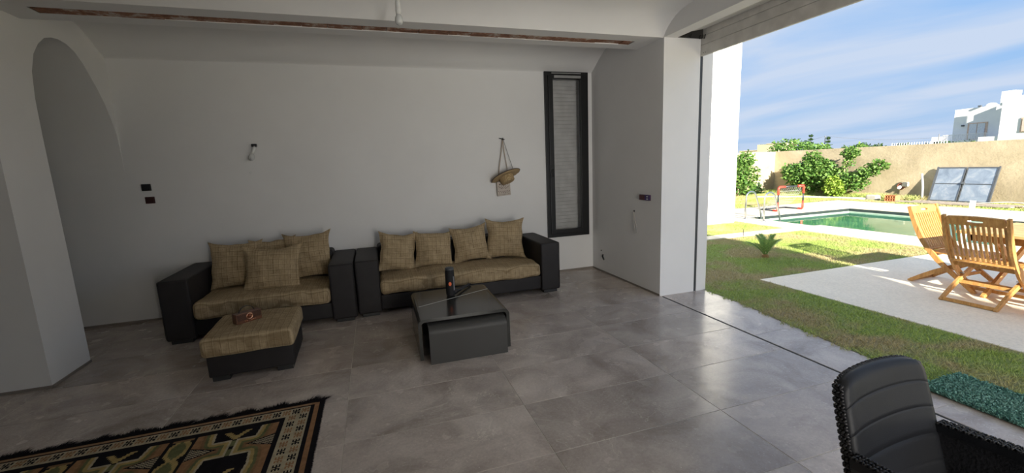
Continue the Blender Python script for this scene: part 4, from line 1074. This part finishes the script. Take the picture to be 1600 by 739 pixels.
def goal():
    t = thing('toy_goal', 'small red and black toy football goal on the pool deck', 'goal', (11.48, 9.34, .016))
    red = simple('red_plastic', (.80, .07, .04), .4); blk = simple('dark_tube', (.03, .035, .045), .4); w = .48; H = .70; r = .024
    for s in (-1, 1):
        MB().tube([(s*w, 0, .24), (s*w, 0, H-.2)], r*.9, 10).build('post', blk, t)
        MB().tube([(s*w, .14, .0+r), (s*w, .03, r), (s*w, 0, r+.03), (s*w, 0, .26)], r*1.2, 10).build('foot_elbow', red, t)
        MB().tube([(s*w, 0, H-.22), (s*w, 0, H-.03), (s*(w-.02), 0, H), (s*(w-.24), 0, H)], r*1.35, 10).build('corner_elbow', red, t)
        MB().tube([(s*w, .12, r), (s*(w-.02), .55, r)], r*.8, 8).build('ground_bar', blk, t)
    MB().tube([(-w+.22, 0, H), (w-.22, 0, H)], r*.9, 10).build('crossbar', blk, t)
    MB().tube([(-w, .55, r), (w, .55, r)], r*.8, 8).build('rear_bar', blk, t)
    nm = simple('white_net', (.5, .52, .5), .8); nb = MB()
    for i in range(13): x = -w+2*w*i/12; nb.tube([(x, .0, H), (x, .25, H*.42), (x, .55, r)], .005, 3, cap=False)
    for k in range(1, 9):
        f = k/9; y = .55*f; z = H*(1-f)*(1-.25*math.sin(math.pi*f)); nb.tube([(-w, y, z), (w, y, z)], .005, 3, cap=False)
    n_ = nb.build('net', nm, t); n_['kind'] = 'stuff'
goal()

# ---- things by the long garden wall
def gate():
    gm, nt, N, L, p = nodes('weathered_sheet_steel', (.3, .34, .4), .5, .3); v = coords(N, L, 'Position')
    L.new(ramp(N, L, ntex(N, L, v, 3, 7, .65, .8), [(.3, (.20, .25, .32)), (.52, (.30, .36, .44)), (.7, (.50, .52, .54))]), p.inputs['Base Color'])
    fm = simple('dark_steel_edge', (.13, .14, .15), .5, .4)
    t = thing('metal_gate', 'old blue-grey double sheet metal gate leaning on the long garden wall', 'gate', (16.62, 8.12, .03))
    t.rotation_euler = (0, math.radians(17), 0)
    for s in (-1, 1):
        y0, y1 = (.012, .69) if s > 0 else (-.69, -.012)
        for z0, z1 in ((.03, .54), (.56, 1.03)): MB().cbox(-.006, .006, y0+.02, y1-.02, z0, z1, .002).build('sheet_panel', gm, t)
        f = MB()
        for a, b, c, d in ((y0, y0+.025, 0, 1.06), (y1-.025, y1, 0, 1.06), (y0+.025, y1-.025, 0, .03), (y0+.025, y1-.025, 1.03, 1.06), (y0+.025, y1-.025, .54, .56)):
            f.box(-.018, .018, a, b, c, d)
        f.build('leaf_frame', fm, t)
    MB().cbox(-.05, -.015, -.06, .03, .53, .60, .004).build('lock', fm, t)
    for y in (-.705, .705): MB().box(-.022, .022, y-.015, y+.015, 0, 1.08).build('post', fm, t)
gate()
o = MB().tube([(16.6, 8.98, .03), (16.70, 9.05, .45), (16.74, 9.13, .86)], .028, 10).build('white_pole', WHITEPL); tag(o, 'short white pole leaning on the garden wall left of the metal gate', 'pole')
t = thing('timber_board', 'long weathered board lying on the grass below the metal gate', 'board', (15.75, 7.9, 0)); wd = simple('grey_timber', (.42, .36, .30), .8, 0, .3, .2, 12)
MB().cbox(-.12, .12, -1.35, 1.25, .03, .06, .004).build('plank', wd, t); MB().cbox(.05, .25, -1.5, .9, .06, .085, .004).build('plank', wd, t)
t = thing('timber_board', 'short pale board on the ground right of the weathered board', 'board', (16.2, 6.6, 0), .2); MB().cbox(-.1, .1, -.6, .6, .02, .05, .004).build('plank', wd, t)
o = MB().tube([(15.9, 7.6, .07), (16.0, 7.2, .10), (16.1, 6.8, .14), (16.2, 6.4, .12), (16.15, 6.0, .05), (16.1, 5.4, .03)], .012, 6).build('cable', simple('pale_cable', (.6, .58, .52), .6)); tag(o, 'pale bent cable lying on the boards at the right', 'cable')
bk = simple('orange_clay', (.62, .24, .10), .8)
t = thing('hollow_brick', 'orange hollow clay brick lying at the deck edge', 'brick', (15.75, 9.30, .03))
b = MB(); xa, ya, yb_, zb, zt = -.12, -.14, .14, 0, .19
cells = 4
for i in range(cells+1): y = ya+(yb_-ya)*i/cells; b.box(-.12, .12, y-.012, y+.012, 0, .19)
for z in (0, .085, .17): b.box(-.12, .12, ya, yb_, z, z+.02)
b.build('clay_shell', bk, t); MB().box(-.06, .11, ya, yb_, .005, .185).build('hollow', simple('brick_shadow', (.16, .06, .03), .9), t)
o = rbox(.12, .17, .10, .05, 5, .02, 6, 3, M=Matrix.Translation((15.95, 9.98, .09))).build('stone_block', simple('pale_stone', (.45, .43, .38), .9)); tag(o, 'rough pale stone block beside the orange brick', 'stone')
t = thing('wall_outlet', 'broken pipe outlet with red rim in the garden wall left of the white pole', 'pipe', (16.99, 9.80, .42))
R = Matrix.Rotation(-math.pi/2, 3, 'Y')
MB().lathe([(.10, 0), (.12, .05), (.09, .06), (.08, .01)], (0, 0, 0), 18, M=R).build('rim', simple('red_brown_rim', (.28, .10, .06), .8), t)
rbox(.05, .09, .08, .04, 4, .02, 9, 5, M=Matrix.Translation((-.03, -.12, .07))).build('mortar', simple('pale_mortar', (.6, .54, .45), .9), t)
MB().tube([(-.02, .02, -.01), (-.12, .0, -.04)], .055, 12).build('pipe', WHITEPL, t)
o = MB().tube([(14.2, 13.0, .05), (14.8, 12.6, .05), (15.3, 11.9, .05), (15.7, 11.0, .05), (15.85, 10.15, .05)], .03, 8).build('white_pipe', WHITEPL); tag(o, 'long white pipe lying across the grass behind the goal', 'pipe')

# ---- plants
def leaf_mat(name, a, b, c=None):
    m, nt, N, L, p = nodes(name, a, .5, 0, .35); g = N.new('ShaderNodeNewGeometry')
    col = ramp(N, L, g.outputs['Random Per Island'], [(0, a), (.6, b), (1, c or b)]); L.new(col, p.inputs['Base Color'])
    tl = N.new('ShaderNodeBsdfTranslucent'); L.new(col, tl.inputs[0]); ms = N.new('ShaderNodeMixShader'); ms.inputs[0].default_value = .3
    L.new(p.outputs[0], ms.inputs[1]); L.new(tl.outputs[0], ms.inputs[2]); L.new(ms.outputs[0], N['Material Output'].inputs[0]); return m
LEAF = leaf_mat('green_leaves', (.06, .16, .03), (.15, .29, .06), (.28, .42, .11))
LEAFY = leaf_mat('yellow_green_leaves', (.16, .28, .03), (.30, .44, .06), (.42, .52, .10))
LEAFD = leaf_mat('dark_leaves', (.02, .06, .02), (.05, .11, .035), (.10, .17, .05))
BARK = simple('pale_bark', (.42, .33, .22), .9)
def foliage(blobs, size, mat, parent, name='foliage'):
    VV = []
    for (c, r, n) in blobs:
        u = rng.normal(size=(n, 3)); u /= np.linalg.norm(u, axis=1)[:, None]; rad = rng.uniform(.35, 1, n)**.6
        P = np.array(c)+u*rad[:, None]*np.array(r)
        a = rng.normal(size=(n, 3)); a[:, 2] *= .6; a[:, 2] -= .25; a /= np.linalg.norm(a, axis=1)[:, None]
        b = np.cross(a, rng.normal(size=(n, 3))); b /= np.linalg.norm(b, axis=1)[:, None]
        s = size*rng.uniform(.6, 1.3, n)[:, None]
        nn = np.cross(a, b)*s*.12
        V = np.stack([P, P+a*s*.5+b*s*.32+nn, P+a*s, P+a*s*.5-b*s*.32+nn], 1); VV.append(V)
    V = np.concatenate(VV).reshape(-1, 3); return tri_mesh(name, V, np.arange(len(V)).reshape(-1, 4), mat, parent)
def bush(name, label, cat, base, blobs, size, mat, stems, trunk_r=.03, group=None):
    t = thing(name, label, cat, base, 0, group); B = Vector(base)
    blobs = [((c[0]-B.x, c[1]-B.y, c[2]-B.z), r, n) for c, r, n in blobs]
    f = foliage(blobs, size, mat, t)
    st = MB()
    for s in stems:
        pts = [Vector(q)-B for q in s]; st.tube(pts, [trunk_r*(1-.7*i/(len(pts)-1)) for i in range(len(pts))], 6)
    st.build('branches', BARK, t); return t
bush('garden_shrub', 'large leafy green shrub against the long garden wall behind the goal', 'shrub', (16.35, 13.0, 0),
     [((16.4, 12.6, .95), (.45, .62, .5), 1500), ((16.45, 12.15, 1.05), (.35, .5, .4), 900), ((16.3, 13.1, .85), (.4, .5, .45), 900), ((16.4, 12.5, 1.45), (.25, .35, .3), 400), ((16.6, 13.55, 1.0), (.2, .5, .25), 300), ((16.4, 11.9, .7), (.3, .35, .35), 450), ((16.5, 12.7, .4), (.35, .8, .25), 500)],
     .12, LEAF, [[(16.35, 12.98, 0), (16.35, 12.9, .4), (16.4, 12.7, .9), (16.4, 12.5, 1.5)], [(16.35, 13.0, 0), (16.4, 13.2, .5), (16.5, 13.6, 1.05)], [(16.35, 12.97, 0), (16.4, 12.6, .5), (16.45, 12.1, 1.1)]], .04)
bush('garden_shrub', 'tall loose shrub with an arching branch right of the large leafy one', 'shrub', (16.45, 11.5, 0),
     [((16.5, 11.2, 1.62), (.2, .32, .2), 420), ((16.5, 11.25, 1.3), (.15, .2, .2), 150), ((16.5, 11.0, .6), (.35, .5, .35), 900), ((16.55, 10.6, .95), (.25, .35, .2), 380), ((16.6, 10.3, 1.15), (.2, .3, .2), 350), ((16.5, 11.5, .75), (.25, .3, .4), 400)],
     .10, LEAF, [[(16.45, 11.45, 0), (16.48, 11.4, .7), (16.5, 11.25, 1.7)], [(16.45, 11.45, 0), (16.5, 11.0, .6), (16.6, 10.3, 1.2)]], .04)
bush('garden_shrub', 'small bright yellow-green shrub in front of the tall loose one', 'shrub', (16.1, 11.4, 0),
     [((16.1, 11.4, .35), (.28, .34, .35), 700), ((16.1, 11.5, .65), (.15, .2, .15), 160)], .11, LEAFY, [[(16.1, 11.4, 0), (16.1, 11.4, .5)]], .02)
bush('garden_shrub', 'green shrub half hidden behind the white wing wall', 'shrub', (14.3, 14.0, 0),
     [((14.3, 14.0, 1.0), (.45, .4, .6), 1100), ((14.5, 13.9, 1.5), (.4, .35, .35), 450), ((14.8, 13.9, .8), (.35, .3, .5), 420), ((14.6, 13.9, .35), (.4, .3, .3), 350)], .12, LEAF, [[(14.3, 14, 0), (14.3, 14, .8), (14.5, 13.9, 1.5)]], .04)
bush('low_plant', 'low dark spiky plant at the foot of the end wall', 'plant', (15.6, 14.3, 0), [((15.6, 14.3, .18), (.28, .18, .2), 160), ((15.2, 14.3, .12), (.25, .15, .14), 90)], .16, LEAFD, [[(15.6, 14.3, 0), (15.6, 14.3, .2)]], .01)

def sago():
    t = thing('sago_palm', 'young sago palm with stiff upright fronds on the lawn', 'plant', (5.87, 5.15, .0))
    fm = leaf_mat('frond_green', (.14, .26, .08), (.26, .40, .12), (.34, .45, .12)); fb = simple('palm_base', (.25, .14, .05), .9)
    MB().lathe([(0, .07), (.03, .06), (.05, .03), (.055, 0)], n=12).build('trunk', fb, t)
    for i in range(15):
        a = i*2.399; r = .1+.17*((i % 5)/4); hh = .34-.12*((i % 5)/4)+random.uniform(-.02, .03)
        d = Vector((math.cos(a), math.sin(a), 0)); sd = Vector((-d.y, d.x, 0)); mb = MB(); prev = None
        pts = [d*(.02+r*f**1.25)+Vector((0, 0, .04+hh*math.sin(f*1.35))) for f in [k/12 for k in range(13)]]
        mb.tube(pts, [.006-.004*k/12 for k in range(13)], 4)
        for k in range(3, 13):
            ln = .09*math.sin(math.pi*min(1, (k-1)/12.5))+.012; w = .009
            tan = (pts[min(k+1, 12)]-pts[k-1]).normalized()
            for s in (-1, 1):
                for q in (0, .5):
                    b0 = pts[k-1].lerp(pts[k], q); tip = b0+sd*s*ln*.75+tan*ln*.8
                    mb.add([b0-tan*w, tip, b0+tan*w], [(0, 1, 2)])
        mb.build('frond', fm, t)
sago()
t = thing('sprinkler_stake', 'thin dark stake standing at the walkway edge behind the palm', 'stake', (6.98, 6.66, 0)); MB().tube([(0, 0, 0), (0, 0, .17), (-.02, .01, .19)], .006, 6).build('stake', dk, t)

# ---- beyond the garden wall
def norfolk(x, y, zb, h, label):
    t = thing('norfolk_pine', label, 'tree', (x, y, zb), 0, 'norfolk pines beyond the wall')
    MB().tube([(0, 0, 0), (0, 0, h)], [.09, .02], 6).build('trunk', simple('dark_trunk', (.08, .06, .04), .9), t)
    bl = []
    n = 9
    for k in range(n):
        f = k/(n-1); z = h*(.40+.58*f); r = h*.125*(1-.82*f)+.03; bl.append(((0, 0, z), (r, r, .022*h), 130))
    foliage(bl, .13, LEAFD, t)
norfolk(45, 34.74, -1.5, 5.2, 'taller norfolk pine with tiered branches above the garden wall, left of the pair')
norfolk(45, 32.85, -1.5, 4.8, 'shorter norfolk pine above the garden wall, right of the pair')
hz = [(30, 25.6, 2.15, 1.0), (29, 23.9, 2.85, 1.7), (30, 22.7, 2.45, 1.2), (30, 21.9, 2.0, .8), (31, 21.3, 2.15, .7), (31, 20.5, 2.3, .7), (33, 20.9, 2.2, .9), (34, 19.8, 2.2, .9), (35, 19.2, 2.1, .9), (36, 18.5, 2.2, 1.0), (37, 17.8, 2.15, 1.0)]
LB = ['low green bush beyond the wall just before the cream building', 'broad pale green tree, largest beyond the wall', 'green bush just below the taller norfolk pine', 'low bush between the two norfolk pines beyond the wall', 'first round bush right of the shorter norfolk pine', 'second round bush right of the shorter norfolk pine', 'third bush right of the norfolk pines, behind the wall', 'dark bush above the middle of the long wall', 'dark bush behind the left end of the white balustrade', 'dark bush behind the middle of the white balustrade', 'dark bush behind the right end of the white balustrade near the house']
for (x_, y_, zt, w_), lb in zip(hz, LB):
    r = w_*.75
    bush('distant_bush', lb, 'bush', (x_, y_, -1.5), [((x_, y_, zt-.55), (r, r, .5), 520), ((x_, y_+.4*w_, zt-.75), (r*.8, r*.8, .45), 160), ((x_, y_-.5*w_, zt-.8), (r*.8, r*.8, .45), 160)], .2, LEAF if x_ < 32 else LEAFD,
         [[(x_, y_, -1.5), (x_, y_, zt-.6)]], .06, 'bushes beyond the garden wall')
cream = simple('cream_wall', (.72, .60, .38), .85)
t = thing('cream_building', 'flat-roofed cream building far beyond the wall at the left', 'building', (61, 53.4, -1.5)); MB().box(-1, 3, -1.8, 1.9, 0, 5.0).build('wall', cream, t); MB().box(-1.05, 3.05, -1.85, .2, 5.0, 5.08).build('roof', cream, t)
t = thing('cream_building', 'low far cream building left of the flat-roofed one', 'building', (68, 62.5, -1.5)); MB().box(-1, 3, -3.2, 3.2, 0, 4.2).build('wall', cream, t); MB().box(-1.1, 3.1, -3.3, 3.3, 4.2, 4.3).build('roof', cream, t)
t = thing('power_line', 'thin power line sagging over the far bushes, with two poles', 'power line', (0, 0, 0)); pm = simple('grey_pole', (.2, .2, .2), .8)
MB().tube([(45, 33.2, -1.5), (45, 33.2, 3.45)], .04, 6).build('pole', pm, t); MB().tube([(46, 24.2, -1.5), (46, 24.2, 2.9)], .03, 6).build('pole', pm, t)
def sagl(a, b, s): a = Vector(a); b = Vector(b); return [a.lerp(b, k/12)-Vector((0, 0, s*math.sin(math.pi*k/12))) for k in range(13)]
MB().tube(sagl((45, 33.2, 3.42), (46, 24.2, 2.6), .25), .012, 4).build('wire', pm, t); MB().tube(sagl((45, 33.2, 3.42), (46, 42, 3.1), .4), .012, 4).build('wire', pm, t)
t = thing('balustrade', 'row of small white posts along the neighbouring wall top', 'balustrade', (24, 13.4, 0))
MB().box(-.1, .1, -1.15, 1.1, -1.5, 1.84).build('base_rail', OUTPAINT, t)
for k in range(22): MB().box(-.02, .02, -1.08+k*.1-.012, -1.08+k*.1+.012, 1.84, 1.975-.0).build('post', OUTPAINT, t)

def house():
    t = thing('white_house', 'white flat-roofed house with chimney, balcony and beige-framed window beyond the garden wall', 'house', (0, 0, -1.5))
    z = lambda v: 1.6+(v-1.6)*1.6+1.5
    MB().add([(64, 32.45, 0), (64, 28.6, 0), (64, 28.6, z(4.37)), (64, 32.45, z(4.34)), (72, 32.45, 0), (72, 28.6, 0), (72, 28.6, z(4.37)), (72, 32.45, z(4.34))],
             [(0, 3, 2, 1), (4, 5, 6, 7), (3, 7, 6, 2), (0, 4, 7, 3), (1, 2, 6, 5)]).build('wall', OUTPAINT, t)
    # nearer block with a roof rising to the right
    xf = 60.8
    MB().add([(xf, 27.15, 0), (xf, 20, 0), (xf, 20, z(5.75)), (xf, 27.15, z(4.42)), (70, 27.15, 0), (70, 20, 0), (70, 20, z(5.75)), (70, 27.15, z(4.42))],
             [(0, 3, 2, 1), (4, 5, 6, 7), (3, 7, 6, 2), (0, 4, 7, 3), (1, 2, 6, 5)]).build('wall', OUTPAINT, t)
    MB().box(60.9, 64.0, 27.15, 28.7, 0, z(2.3)).build('wall', OUTPAINT, t)
    MB().box(63.3, 72, 27.1, 28.7, 0, z(4.37)).build('wall', OUTPAINT, t)
    MB().box(61.2, 62.4, 26.55, 27.5, z(4.2), z(5.06)).build('chimney', OUTPAINT, t)
    R4 = Matrix.Identity(3)
    MB().lathe([(.55, 0), (.5, .18), (.35, .32), (.15, .38), (0, .4)], (65, 29.9, z(4.36)), 20).build('dome', OUTPAINT, t)
    beige = simple('beige_frame', (.62, .45, .34), .8); gl = simple('pale_shutter', (.60, .62, .64), .5)
    f = MB().box(63.93, 64.0, 29.5, 31.15, z(2.2), z(3.33)).build('window', beige, t)
    MB().box(63.88, 63.94, 29.68, 30.28, z(2.24), z(3.26)).build('pane', gl, f); MB().box(63.88, 63.94, 30.36, 30.98, z(2.24), z(3.26)).build('pane', gl, f)
    f = MB().box(60.72, 60.8, 24.5, 25.62, z(2.46), z(3.33)).build('window', beige, t); MB().box(60.68, 60.73, 24.6, 25.5, z(2.5), z(3.26)).build('pane', simple('warm_shutter', (.62, .50, .42), .6), f)
    # balcony with railing
    bl = MB().box(62.4, 64, 28.7, 33.4, z(1.6), z(2.16)).build('balcony', OUTPAINT, t); MB().box(62.4, 63.2, 32.5, 33.5, z(1.6), z(2.5)).build('parapet', OUTPAINT, bl)
    rm = simple('pale_railing', (.75, .73, .72), .6)
    for k in range(36): MB().box(62.45, 62.49, 28.8+k*.105, 28.83+k*.105, z(2.16), z(2.56)).build('baluster', rm, bl)
    MB().box(62.43, 62.51, 28.75, 32.5, z(2.56), z(2.59)).build('handrail', rm, bl)
    lm = simple('dark_lamp', (.08, .09, .1), .6)
    MB().box(63.75, 64, 31.45, 31.65, z(3.14), z(3.24)).build('wall_lamp', lm, t); MB().box(63.7, 63.95, 30.15, 30.4, z(4.37), z(4.46)).build('floodlight', lm, t)
house()
